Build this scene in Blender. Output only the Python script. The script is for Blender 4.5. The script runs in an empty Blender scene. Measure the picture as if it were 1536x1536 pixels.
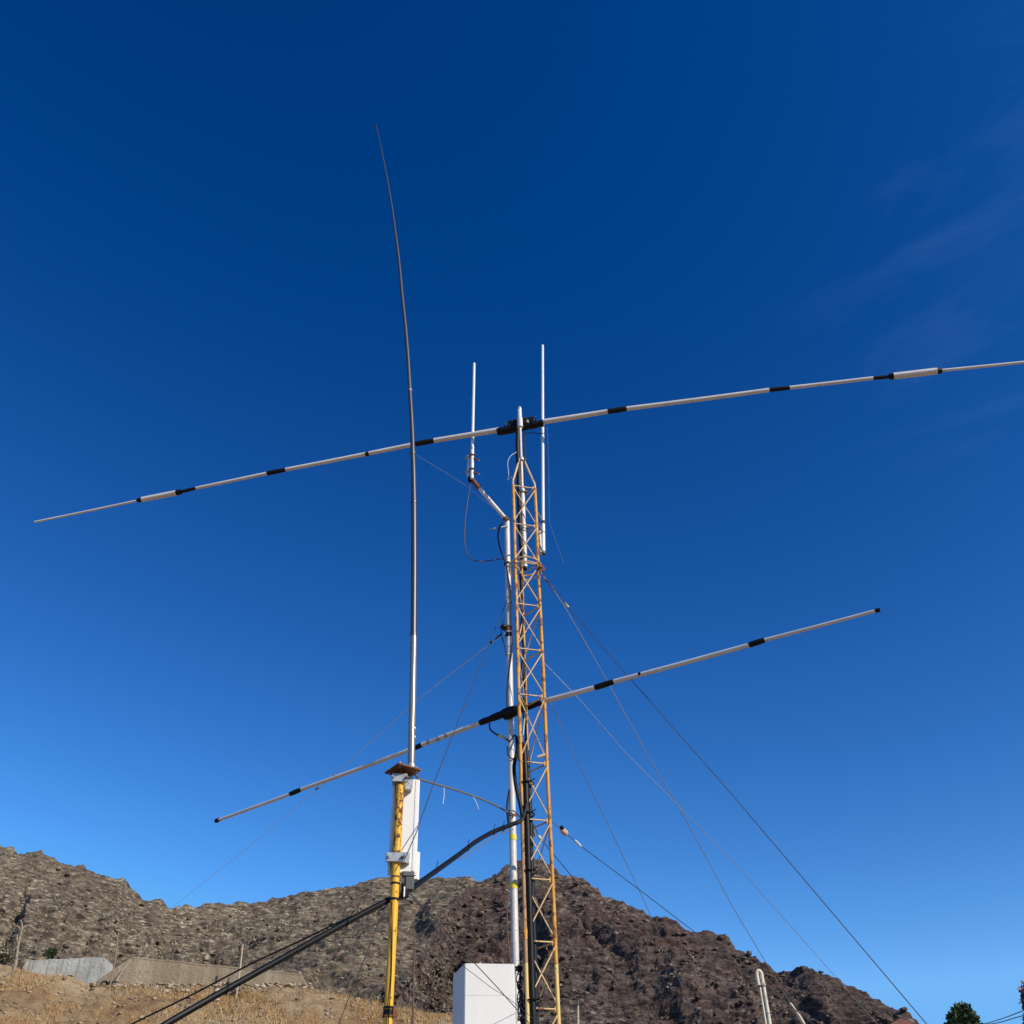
import bpy, math, random
import numpy as np
from mathutils import Vector, Matrix, noise

random.seed(7)
rng = np.random.default_rng(7)
R = math.radians
sc = bpy.context.scene
col = sc.collection

# ------------------------------------------------------------------ camera
PITCH, ROLL, FPX, EYE = 39.5, -1.47, 1540.0, 1.6
cam_d = bpy.data.cameras.new('camera')
cam = bpy.data.objects.new('camera', cam_d)
col.objects.link(cam)
CM = Matrix.Rotation(R(90 + PITCH), 3, 'X') @ Matrix.Rotation(R(ROLL), 3, 'Z')
cam.matrix_world = Matrix.Translation((0, 0, EYE)) @ CM.to_4x4()
cam_d.sensor_width = 36.0
cam_d.sensor_fit = 'HORIZONTAL'
cam_d.lens = FPX / 1536.0 * 36.0
cam_d.clip_start = 0.05
cam_d.clip_end = 6000
sc.camera = cam

# ------------------------------------------------------------------ sky, sun, exposure
SUN_EL, SUN_AZ = 32.0, 129.0          # azimuth clockwise from +Y (the view direction): behind the camera, to the right
world = bpy.data.worlds.new('World')
sc.world = world
world.use_nodes = True
wn, wl = world.node_tree.nodes, world.node_tree.links
wn.clear()
w_out = wn.new('ShaderNodeOutputWorld')
w_bg = wn.new('ShaderNodeBackground')
w_sky = wn.new('ShaderNodeTexSky')
w_sky.sky_type = 'NISHITA'
w_sky.sun_disc = False
w_sky.sun_elevation = R(SUN_EL)
w_sky.sun_rotation = R(SUN_AZ)
w_sky.altitude = 1200
w_sky.air_density = 1.0
w_sky.dust_density = 0.0
w_sky.ozone_density = 3.0
w_bg.inputs['Strength'].default_value = 0.10
w_hsv = wn.new('ShaderNodeHueSaturation')
w_hsv.inputs['Saturation'].default_value = 1.25
w_hsv.inputs['Hue'].default_value = 0.5
wl.new(w_sky.outputs[0], w_hsv.inputs['Color'])
# the photograph's contrasty rendering of blue: one tone curve per channel over the whole sky
w_sep = wn.new('ShaderNodeSeparateColor')
w_com = wn.new('ShaderNodeCombineColor')
wl.new(w_hsv.outputs[0], w_sep.inputs[0])
for ch, (g_, k_, top_) in enumerate(((2.0, 28.5, 0.17), (1.90, 8.2, 0.47), (1.58, 3.30, 0.93))):
    m0 = wn.new('ShaderNodeMath')
    m0.operation = 'MULTIPLY'
    m0.inputs[1].default_value = 0.10
    m1 = wn.new('ShaderNodeMath')
    m1.operation = 'POWER'
    m1.inputs[1].default_value = g_
    m2 = wn.new('ShaderNodeMath')
    m2.operation = 'MULTIPLY'
    m2.inputs[1].default_value = k_
    m3 = wn.new('ShaderNodeClamp')
    m3.inputs['Max'].default_value = top_
    m3.inputs['Min'].default_value = 0.0
    ms = wn.new('ShaderNodeMath')
    ms.operation = 'SUBTRACT'
    ms.inputs[1].default_value = 0.0063 if ch == 0 else 0.0
    m4 = wn.new('ShaderNodeMath')
    m4.operation = 'MULTIPLY'
    m4.inputs[1].default_value = 10.0
    wl.new(w_sep.outputs[ch], m0.inputs[0])
    for a_, b_ in ((m0, m1), (m1, m2), (m2, ms), (ms, m3), (m3, m4)):
        wl.new(a_.outputs[0], b_.inputs[0])
    wl.new(m4.outputs[0], w_com.inputs[ch])
# faint cirrus
w_tc = wn.new('ShaderNodeTexCoord')
w_map = wn.new('ShaderNodeMapping')
w_map.inputs['Rotation'].default_value = (0.0, 0.26, -0.3)
w_map.inputs['Scale'].default_value = (3.0, 3.0, 16.0)
w_map.inputs['Location'].default_value = (4.4, 1.0, 3.3)
w_n = wn.new('ShaderNodeTexNoise')
w_n.inputs['Scale'].default_value = 1.6
w_n.inputs['Detail'].default_value = 8
w_n.inputs['Roughness'].default_value = 0.6
w_n.inputs['Distortion'].default_value = 0.5
w_r = wn.new('ShaderNodeValToRGB')
w_r.color_ramp.elements[0].position = 0.50
w_r.color_ramp.elements[1].position = 0.80
w_r2 = wn.new('ShaderNodeValToRGB')
w_r2.color_ramp.elements[0].position = 0.975
w_r2.color_ramp.elements[1].position = 0.999
w_mm = wn.new('ShaderNodeMath')
w_mm.operation = 'MULTIPLY'
w_m5 = wn.new('ShaderNodeMath')
w_m5.operation = 'MULTIPLY'
w_m5.inputs[1].default_value = 0.06
w_mix = wn.new('ShaderNodeMix')
w_mix.data_type = 'RGBA'
w_mix.inputs[7].default_value = (2.6, 4.8, 8.0, 1)
wl.new(w_tc.outputs['Generated'], w_map.inputs[0])
wl.new(w_map.outputs[0], w_n.inputs['Vector'])
w_dot = wn.new('ShaderNodeVectorMath')
w_dot.operation = 'DOT_PRODUCT'
w_dot.inputs[1].default_value = (CM @ Vector(((1520 - 768) / FPX, (768 - 390) / FPX, -1.0))).normalized()
wl.new(w_tc.outputs['Generated'], w_dot.inputs[0])
wl.new(w_n.outputs[0], w_r.inputs[0])
wl.new(w_dot.outputs['Value'], w_r2.inputs[0])
wl.new(w_r.outputs[0], w_mm.inputs[0])
wl.new(w_r2.outputs[0], w_mm.inputs[1])
wl.new(w_mm.outputs[0], w_m5.inputs[0])
wl.new(w_m5.outputs[0], w_mix.inputs[0])
wl.new(w_com.outputs[0], w_mix.inputs[6])
wl.new(w_mix.outputs[2], w_bg.inputs['Color'])
wl.new(w_bg.outputs[0], w_out.inputs['Surface'])

sun_d = bpy.data.lights.new('sun', 'SUN')
sun_d.energy = 4.5
sun_d.angle = R(0.53)
sun_d.color = (1.0, 0.905, 0.755)
sun = bpy.data.objects.new('sun', sun_d)
col.objects.link(sun)
to_sun = Vector((math.sin(R(SUN_AZ)) * math.cos(R(SUN_EL)), math.cos(R(SUN_AZ)) * math.cos(R(SUN_EL)), math.sin(R(SUN_EL))))
sun.rotation_euler = to_sun.to_track_quat('Z', 'Y').to_euler()
sun.location = to_sun * 60

sc.view_settings.view_transform = 'Standard'
sc.view_settings.look = 'None'
sc.view_settings.gamma = 1.0
sc.view_settings.exposure = 0.0
sc.view_settings.use_curve_mapping = False
sc.render.engine = 'CYCLES'


# ------------------------------------------------------------------ measuring helpers
def ray(x, y):
    return CM @ Vector(((x - 768) / FPX, (768 - y) / FPX, -1.0))


def at(x, y, Y):
    """the point seen at photograph pixel (x, y) at world distance Y"""
    d = ray(x, y)
    return Vector((0, 0, EYE)) + d * (Y / d.y)


def at_z(x, y, Z):
    d = ray(x, y)
    return Vector((0, 0, EYE)) + d * ((Z - EYE) / d.z)


def at_line(x, y, a, b):
    """the point seen at (x, y) on the vertical plane Y = a + b X"""
    d = ray(x, y)
    t = a / (d.y - b * d.x)
    return Vector((0, 0, EYE)) + d * t


def rad(px, p):
    """radius of a round bar that shows px wide at p"""
    q = CM.transposed() @ (Vector(p) - Vector((0, 0, EYE)))
    return 0.5 * px * (-q.z) / FPX


# ------------------------------------------------------------------ materials
MAT = {}


def material(name):
    m = bpy.data.materials.new(name)
    m.use_nodes = True
    nt = m.node_tree
    b = nt.nodes['Principled BSDF']
    MAT[name] = m
    return m, nt, b


def tex_noise(nt, scale, detail=6, rough=0.6, coord='Object', stretch=(1, 1, 1), dist=0.0):
    tc = nt.nodes.new('ShaderNodeTexCoord')
    mp = nt.nodes.new('ShaderNodeMapping')
    mp.inputs['Scale'].default_value = stretch
    n = nt.nodes.new('ShaderNodeTexNoise')
    n.inputs['Scale'].default_value = scale
    n.inputs['Detail'].default_value = detail
    n.inputs['Roughness'].default_value = rough
    n.inputs['Distortion'].default_value = dist
    nt.links.new(tc.outputs[coord], mp.inputs[0])
    nt.links.new(mp.outputs[0], n.inputs['Vector'])
    return n


def ramp(nt, src, stops, interp='LINEAR'):
    r = nt.nodes.new('ShaderNodeValToRGB')
    r.color_ramp.interpolation = interp
    e = r.color_ramp.elements
    while len(e) < len(stops):
        e.new(0.5)
    for i, (p, c) in enumerate(stops):
        e[i].position = p
        e[i].color = (c, c, c, 1) if isinstance(c, (int, float)) else (*c, 1)
    nt.links.new(src, r.inputs[0])
    return r


def mix(nt, fac, a, b, mode='MIX'):
    m = nt.nodes.new('ShaderNodeMix')
    m.data_type = 'RGBA'
    m.blend_type = mode
    for sock, v in ((m.inputs[0], fac), (m.inputs[6], a), (m.inputs[7], b)):
        if hasattr(v, 'is_linked'):
            nt.links.new(v, sock)
        elif isinstance(v, (int, float)):
            sock.default_value = v
        else:
            sock.default_value = (*v, 1)
    return m.outputs[2]


def bump(nt, b, src, strength, dist):
    bp = nt.nodes.new('ShaderNodeBump')
    bp.inputs['Strength'].default_value = strength
    bp.inputs['Distance'].default_value = dist
    nt.links.new(src, bp.inputs['Height'])
    nt.links.new(bp.outputs[0], b.inputs['Normal'])
    return bp


def painted(name, base, dark, rust, rust_cut=0.62, scale=9, rough=0.45, metal=0.0, speck=26, stretch=(1, 1, 0.45)):
    """paint or metal with worn darker areas and spots of rust"""
    m, nt, b = material(name)
    n1 = tex_noise(nt, scale, 6, 0.65, stretch=stretch)
    c = mix(nt, ramp(nt, n1.outputs[0], [(0.35, 0.0), (0.75, 1.0)]).outputs[0], base, dark)
    n2 = tex_noise(nt, speck, 8, 0.7, stretch=stretch)
    rm = ramp(nt, n2.outputs[0], [(rust_cut, 0.0), (rust_cut + 0.05, 1.0)])
    c = mix(nt, rm.outputs[0], c, rust)
    nt.links.new(c, b.inputs['Base Color'])
    b.inputs['Metallic'].default_value = metal
    rr = ramp(nt, rm.outputs[0], [(0, rough), (1, 0.85)])
    nt.links.new(rr.outputs[0], b.inputs['Roughness'])
    bump(nt, b, n2.outputs[0], 0.25, 0.004)
    return m


painted('mast_paint', (0.72, 0.36, 0.045), (0.47, 0.20, 0.03), (0.20, 0.085, 0.035), 0.535, 7, 0.6)
painted('mast_pale', (0.78, 0.58, 0.20), (0.66, 0.42, 0.12), (0.30, 0.15, 0.07), 0.62, 5, 0.55)
painted('mast_rusty', (0.50, 0.30, 0.14), (0.28, 0.14, 0.07), (0.14, 0.07, 0.04), 0.55, 5, 0.7)
painted('mast_bars', (0.76, 0.54, 0.27), (0.54, 0.32, 0.12), (0.26, 0.12, 0.06), 0.56, 7, 0.55)
painted('yellow_paint', (0.85, 0.44, 0.012), (0.78, 0.39, 0.01), (0.10, 0.04, 0.02), 0.60, 4, 0.5, speck=26)
painted('yellow_chipped', (0.85, 0.46, 0.015), (0.76, 0.36, 0.01), (0.11, 0.045, 0.02), 0.495, 4, 0.5, speck=34, stretch=(1, 1, 0.7))
painted('galvanised', (0.68, 0.66, 0.63), (0.50, 0.49, 0.475), (0.26, 0.22, 0.18), 0.60, 11, 0.55, 0.12, 34, (1, 1, 0.8))
painted('aluminium', (0.78, 0.74, 0.68), (0.66, 0.61, 0.54), (0.40, 0.34, 0.27), 0.70, 5, 0.42, 0.12, 20, (1, 1, 1))
painted('zinc_clamp', (0.50, 0.51, 0.50), (0.30, 0.31, 0.31), (0.20, 0.15, 0.11), 0.60, 22, 0.5, 0.5, 55, (1, 1, 1))
painted('rust', (0.22, 0.085, 0.035), (0.10, 0.04, 0.02), (0.38, 0.17, 0.05), 0.58, 20, 0.9, 0.0, 45, (1, 1, 1))
painted('brown_rod', (0.15, 0.085, 0.055), (0.08, 0.05, 0.04), (0.25, 0.12, 0.06), 0.6, 12, 0.8)
painted('pipe_cream', (0.74, 0.68, 0.54), (0.56, 0.50, 0.37), (0.32, 0.26, 0.18), 0.58, 9, 0.6)
painted('whip_lower', (0.34, 0.32, 0.27), (0.20, 0.185, 0.155), (0.15, 0.13, 0.11), 0.68, 3, 0.30, 0.45, 20, (1, 1, 0.15))
painted('wood_pole', (0.30, 0.22, 0.14), (0.18, 0.13, 0.09), (0.36, 0.30, 0.22), 0.6, 8, 0.9, 0, 20, (1, 1, 0.3))
painted('post_pale', (0.52, 0.44, 0.33), (0.36, 0.29, 0.20), (0.25, 0.18, 0.12), 0.6, 8, 0.9, 0, 20, (1, 1, 0.3))
painted('roof_red', (0.22, 0.09, 0.06), (0.14, 0.06, 0.05), (0.10, 0.06, 0.05), 0.6, 3, 0.85, 0, 9, (1, 1, 1))


def plain(name, base, rough=0.5, metal=0.0, var=0.15, scale=14, bump_s=0.0, spec=0.5):
    m, nt, b = material(name)
    n = tex_noise(nt, scale, 5, 0.6)
    dark = tuple(v * (1 - var * 2) for v in base)
    lite = tuple(min(1, v * (1 + var)) for v in base)
    nt.links.new(ramp(nt, n.outputs[0], [(0.3, dark), (0.7, lite)]).outputs[0], b.inputs['Base Color'])
    b.inputs['Roughness'].default_value = rough
    b.inputs['Metallic'].default_value = metal
    b.inputs['Specular IOR Level'].default_value = spec
    if bump_s:
        bump(nt, b, n.outputs[0], bump_s, 0.004)
    return m


plain('fibreglass_white', (0.80, 0.79, 0.76), 0.38, 0, 0.05)
plain('plastic_white', (0.80, 0.79, 0.755), 0.45, 0, 0.03, 6)
plain('plastic_grey', (0.10, 0.098, 0.095), 0.55, 0, 0.1)
plain('black_tape', (0.006, 0.006, 0.006), 0.6, 0, 0.3, 40, 0.5, 0.25)
plain('black_rubber', (0.005, 0.005, 0.0055), 0.5, 0, 0.3, 20, 0.2, 0.28)
plain('whip_upper', (0.040, 0.034, 0.033), 0.40, 0, 0.12, 6, 0.0, 1.0)
plain('wire_steel', (0.27, 0.28, 0.30), 0.45, 0.3, 0.1)
plain('wire_dark', (0.05, 0.05, 0.055), 0.5, 0, 0.1)
plain('rope_white', (0.72, 0.71, 0.68), 0.8, 0, 0.1)
plain('rope_grey', (0.16, 0.15, 0.13), 0.8, 0, 0.2, 60)
plain('tape_yellow', (0.82, 0.66, 0.02), 0.5, 0, 0.06)
plain('ceramic', (0.62, 0.47, 0.33), 0.4, 0, 0.15)
plain('flower', (0.45, 0.32, 0.55), 0.7, 0, 0.15)
plain('connector', (0.70, 0.52, 0.18), 0.4, 0.4, 0.2)
plain('tyre_rubber', (0.022, 0.021, 0.022), 0.8, 0, 0.3, 9, 0.3)
plain('dry_wood', (0.34, 0.27, 0.19), 0.9, 0, 0.25, 9, 0.4)
plain('bark', (0.10, 0.075, 0.055), 0.95, 0, 0.3, 9, 0.5)


def plaster():
    m, nt, b = material('white_plaster')
    n = tex_noise(nt, 3.2, 6, 0.6, stretch=(1, 1, 0.35))
    c = mix(nt, ramp(nt, n.outputs[0], [(0.38, 0.0), (0.72, 0.55)]).outputs[0], (0.82, 0.805, 0.75), (0.68, 0.665, 0.61))
    n2 = tex_noise(nt, 34, 6, 0.7)
    c = mix(nt, ramp(nt, n2.outputs[0], [(0.66, 0.0), (0.72, 0.4)]).outputs[0], c, (0.45, 0.45, 0.42))
    nt.links.new(c, b.inputs['Base Color'])
    b.inputs['Roughness'].default_value = 0.85
    bump(nt, b, n2.outputs[0], 0.25, 0.006)


plaster()


def concrete(name, base, dark, streak, sscale):
    m, nt, b = material(name)
    n = tex_noise(nt, 0.7, 8, 0.7)
    c = mix(nt, ramp(nt, n.outputs[0], [(0.35, 0.0), (0.65, 1.0)]).outputs[0], base, dark)
    n2 = tex_noise(nt, sscale, 6, 0.7, stretch=(1, 1, 0.08))
    c = mix(nt, ramp(nt, n2.outputs[0], [(0.48, 0.0), (0.62, 0.65)]).outputs[0], c, streak)
    n3 = tex_noise(nt, 5, 8, 0.75)
    c = mix(nt, ramp(nt, n3.outputs[0], [(0.56, 0.0), (0.66, 0.7)]).outputs[0], c, tuple(v * 0.45 for v in dark))
    nt.links.new(c, b.inputs['Base Color'])
    b.inputs['Roughness'].default_value = 0.95
    bump(nt, b, n3.outputs[0], 0.6, 0.12)


concrete('concrete_tan', (0.37, 0.28, 0.175), (0.29, 0.22, 0.14), (0.50, 0.41, 0.29), 0.9)
concrete('concrete_grey', (0.60, 0.585, 0.53), (0.38, 0.37, 0.325), (0.20, 0.21, 0.17), 9.0)
concrete('footing', (0.34, 0.33, 0.31), (0.25, 0.24, 0.22), (0.2, 0.19, 0.17), 3)


def rock(name, c_dark, c_mid, c_lite, c_pale, pale_lo, bands):
    m, nt, b = material(name)
    n_big = tex_noise(nt, 0.030, 5, 0.6)
    n_mid = tex_noise(nt, 0.55, 12, 0.80, stretch=(0.55, 1, 1.9), dist=0.4)
    n_fine = tex_noise(nt, 0.85, 10, 0.75, stretch=(0.6, 1, 1.9), dist=0.3)
    c = ramp(nt, n_mid.outputs[0], [(0.41, c_dark), (0.50, c_mid), (0.59, c_lite)]).outputs[0]
    n_red = tex_noise(nt, 0.045, 4, 0.6)
    c = mix(nt, ramp(nt, n_red.outputs[0], [(0.46, 0.0), (0.62, 0.6)]).outputs[0], c, bands)
    pale = nt.nodes.new('ShaderNodeMath')
    pale.operation = 'MULTIPLY'
    nt.links.new(ramp(nt, n_fine.outputs[0], [(0.545, 0.0), (0.60, 0.9)]).outputs[0], pale.inputs[0])
    nt.links.new(ramp(nt, n_big.outputs[0], [(pale_lo, 0.15), (pale_lo + 0.2, 1.0)]).outputs[0], pale.inputs[1])
    c = mix(nt, pale.outputs[0], c, c_pale)
    c = mix(nt, ramp(nt, n_fine.outputs[0], [(0.38, 0.85), (0.45, 0.0)]).outputs[0], c, tuple(v * 0.45 for v in c_dark))  # dark crevices: shade of the hollows put into the rock colour
    nt.links.new(c, b.inputs['Base Color'])
    b.inputs['Roughness'].default_value = 0.97
    b.inputs['Specular IOR Level'].default_value = 0.1
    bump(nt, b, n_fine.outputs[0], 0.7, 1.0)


rock('rock_far', (0.062, 0.047, 0.037), (0.160, 0.125, 0.092), (0.275, 0.222, 0.158), (0.50, 0.43, 0.30), 0.36, (0.128, 0.095, 0.074))
rock('rock_spur', (0.036, 0.026, 0.024), (0.098, 0.070, 0.062), (0.172, 0.130, 0.110), (0.40, 0.34, 0.25), 0.43, (0.112, 0.069, 0.058))


def earth():
    m, nt, b = material('dry_earth')
    n = tex_noise(nt, 0.35, 8, 0.7)
    c = ramp(nt, n.outputs[0], [(0.32, (0.29, 0.17, 0.08)), (0.5, (0.43, 0.29, 0.155)), (0.68, (0.53, 0.40, 0.245))]).outputs[0]
    n2 = tex_noise(nt, 2.6, 9, 0.8)
    c = mix(nt, ramp(nt, n2.outputs[0], [(0.34, 0.8), (0.50, 0.0)]).outputs[0], c, (0.11, 0.06, 0.03))
    c = mix(nt, ramp(nt, n2.outputs[0], [(0.56, 0.0), (0.68, 0.8)]).outputs[0], c, (0.50, 0.39, 0.25))
    nt.links.new(c, b.inputs['Base Color'])
    b.inputs['Roughness'].default_value = 1.0
    b.inputs['Specular IOR Level'].default_value = 0.1
    bump(nt, b, n2.outputs[0], 0.9, 0.25)


earth()


def leafy(name, a, bcol, c3):
    m, nt, b = material(name)
    oi = nt.nodes.new('ShaderNodeNewGeometry')
    r = ramp(nt, oi.outputs['Random Per Island'], [(0.0, a), (0.5, bcol), (1.0, c3)])
    nt.links.new(r.outputs[0], b.inputs['Base Color'])
    b.inputs['Roughness'].default_value = 0.8
    b.inputs['Specular IOR Level'].default_value = 0.25


def straw():
    leafy('straw', (0.36, 0.21, 0.085), (0.52, 0.35, 0.155), (0.62, 0.47, 0.25))
    nt = MAT['straw'].node_tree
    b = nt.nodes['Principled BSDF']
    src = b.inputs['Base Color'].links[0].from_socket
    n = tex_noise(nt, 0.45, 5, 0.6)
    c = mix(nt, ramp(nt, n.outputs[0], [(0.42, 0.0), (0.54, 0.8)]).outputs[0], src, (0.38, 0.20, 0.07))
    n2 = tex_noise(nt, 0.9, 5, 0.6)
    c = mix(nt, ramp(nt, n2.outputs[0], [(0.52, 0.0), (0.60, 0.7)]).outputs[0], c, (0.50, 0.41, 0.26))
    nt.links.new(c, b.inputs['Base Color'])


leafy('leaf_green', (0.025, 0.045, 0.020), (0.050, 0.080, 0.030), (0.085, 0.115, 0.045))
leafy('leaf_red', (0.14, 0.045, 0.035), (0.22, 0.10, 0.065), (0.08, 0.075, 0.04))
straw()
leafy('scrub', (0.10, 0.090, 0.062), (0.19, 0.17, 0.115), (0.33, 0.30, 0.21))
leafy('stone_pale', (0.08, 0.062, 0.047), (0.17, 0.137, 0.10), (0.36, 0.305, 0.22))
leafy('stone_dark', (0.05, 0.037, 0.031), (0.10, 0.075, 0.059), (0.21, 0.17, 0.13))
leafy('stone_bank', (0.18, 0.12, 0.075), (0.32, 0.23, 0.145), (0.52, 0.42, 0.30))


# ------------------------------------------------------------------ mesh helpers
def spline(pts, sub=8):
    """Catmull-Rom through the points"""
    P = [Vector(p) for p in pts]
    if len(P) < 3:
        return P
    out = []
    for i in range(len(P) - 1):
        p0 = P[i - 1] if i else P[0] * 2 - P[1]
        p1, p2 = P[i], P[i + 1]
        p3 = P[i + 2] if i + 2 < len(P) else P[-1] * 2 - P[-2]
        for k in range(sub):
            t = k / sub
            out.append(0.5 * ((2 * p1) + (p2 - p0) * t + (2 * p0 - 5 * p1 + 4 * p2 - p3) * t * t + (3 * p1 - p0 - 3 * p2 + p3) * t ** 3))
    out.append(P[-1])
    return out


class G:
    """collects shapes; build() links them as one mesh object"""

    def __init__(self):
        self.v, self.f = [], []

    def tube(self, pts, r, n=10, caps=True):
        pts = [Vector(p) for p in pts]
        rs = list(r) if isinstance(r, (list, tuple)) else [r] * len(pts)
        base = len(self.v)
        up = None
        for i, p in enumerate(pts):
            t = (pts[min(i + 1, len(pts) - 1)] - pts[max(i - 1, 0)]).normalized()
            if up is None:
                a = Vector((0, 0, 1)) if abs(t.z) < 0.9 else Vector((1, 0, 0))
                up = (a - t * a.dot(t)).normalized()
            else:
                up = (up - t * up.dot(t)).normalized()
            s = t.cross(up)
            for k in range(n):
                a = 2 * math.pi * k / n
                self.v.append(p + (up * math.cos(a) + s * math.sin(a)) * rs[i])
        for i in range(len(pts) - 1):
            for k in range(n):
                a, b = base + i * n + k, base + i * n + (k + 1) % n
                self.f.append((a, a + n, b + n, b))
        if caps:
            self.f.append(tuple(base + k for k in range(n)))
            e = base + (len(pts) - 1) * n
            self.f.append(tuple(e + n - 1 - k for k in range(n)))
        return self

    def box(self, c, size, rot=None, bev=0.0):
        """box with chamfered vertical edges when bev > 0"""
        c = Vector(c)
        rot = rot or Matrix.Identity(3)
        hx, hy, hz = (s / 2 for s in size)
        if bev:
            o = [(-hx + bev, -hy), (hx - bev, -hy), (hx, -hy + bev), (hx, hy - bev), (hx - bev, hy), (-hx + bev, hy), (-hx, hy - bev), (-hx, -hy + bev)]
        else:
            o = [(-hx, -hy), (hx, -hy), (hx, hy), (-hx, hy)]
        b = len(self.v)
        n = len(o)
        for z in (-hz, hz):
            for x, y in o:
                self.v.append(c + rot @ Vector((x, y, z)))
        for k in range(n):
            self.f.append((b + k, b + (k + 1) % n, b + n + (k + 1) % n, b + n + k))
        self.f.append(tuple(b + n - 1 - k for k in range(n)))
        self.f.append(tuple(b + n + k for k in range(n)))
        return self

    def ring(self, c, R_, r, n=20, m=6, rot=None):
        c = Vector(c)
        rot = rot or Matrix.Identity(3)
        b = len(self.v)
        for i in range(n):
            a = 2 * math.pi * i / n
            for j in range(m):
                q = 2 * math.pi * j / m
                self.v.append(c + rot @ Vector(((R_ + r * math.cos(q)) * math.cos(a), (R_ + r * math.cos(q)) * math.sin(a), r * math.sin(q))))
        for i in range(n):
            for j in range(m):
                self.f.append((b + i * m + j, b + ((i + 1) % n) * m + j, b + ((i + 1) % n) * m + (j + 1) % m, b + i * m + (j + 1) % m))
        return self

    def prism(self, front, back):
        b = len(self.v)
        n = len(front)
        self.v += [Vector(p) for p in front] + [Vector(p) for p in back]
        self.f.append(tuple(b + k for k in range(n)))
        self.f.append(tuple(b + 2 * n - 1 - k for k in range(n)))
        for k in range(n):
            self.f.append((b + k, b + n + k, b + n + (k + 1) % n, b + (k + 1) % n))
        return self

    def build(self, name, mat, parent=None, origin=None, smooth=True):
        o3 = Vector(origin) if origin is not None else Vector((0, 0, 0))
        if parent is not None:
            top = parent
            while top.parent is not None:
                top = top.parent
            o3 = top.location.copy()
        me = bpy.data.meshes.new(name)
        me.from_pydata([tuple(v - o3) for v in self.v], [], self.f)
        me.materials.append(MAT[mat])
        if smooth:
            me.shade_smooth()
            try:
                me.set_sharp_from_angle(angle=R(35))
            except Exception:
                pass
        me.update()
        o = bpy.data.objects.new(name, me)
        col.objects.link(o)
        if parent is not None:
            o.parent = parent
        else:
            o.location = o3
        return o


def tag(o, label=None, cat=None, group=None, kind=None):
    if label:
        o['label'] = label
    if cat:
        o['category'] = cat
    if group:
        o['group'] = group
    if kind:
        o['kind'] = kind
    return o


def empty(name, loc, label, cat, group=None):
    o = bpy.data.objects.new(name, None)
    o.empty_display_size = 0.2
    col.objects.link(o)
    o.location = loc
    return tag(o, label, cat, group)


def mesh_np(name, V, F, mat, smooth=True, kind=None):
    """one mesh from numpy arrays (quads or triangles)"""
    me = bpy.data.meshes.new(name)
    nv, nf, k = len(V), len(F), F.shape[1]
    me.vertices.add(nv)
    me.vertices.foreach_set('co', np.ascontiguousarray(V, dtype=np.float32).ravel())
    me.loops.add(nf * k)
    me.loops.foreach_set('vertex_index', np.ascontiguousarray(F, dtype=np.int32).ravel())
    me.polygons.add(nf)
    me.polygons.foreach_set('loop_start', np.arange(0, nf * k, k, dtype=np.int32))
    me.polygons.foreach_set('loop_total', np.full(nf, k, dtype=np.int32))
    me.update(calc_edges=True)
    me.validate()
    if smooth:
        me.shade_smooth()
    me.materials.append(MAT[mat])
    o = bpy.data.objects.new(name, me)
    col.objects.link(o)
    if kind:
        o['kind'] = kind
    return o


def Rz(deg):
    return Matrix.Rotation(R(deg), 3, 'Z')


# ------------------------------------------------------------------ ground, bank, mountain
S = 2500.0
gV = np.array([(-S, -S, 0), (S, -S, 0), (S, S, 0), (-S, S, 0)], float)
mesh_np('ground', gV, np.array([(0, 1, 2, 3)]), 'dry_earth', False, 'structure')


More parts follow.
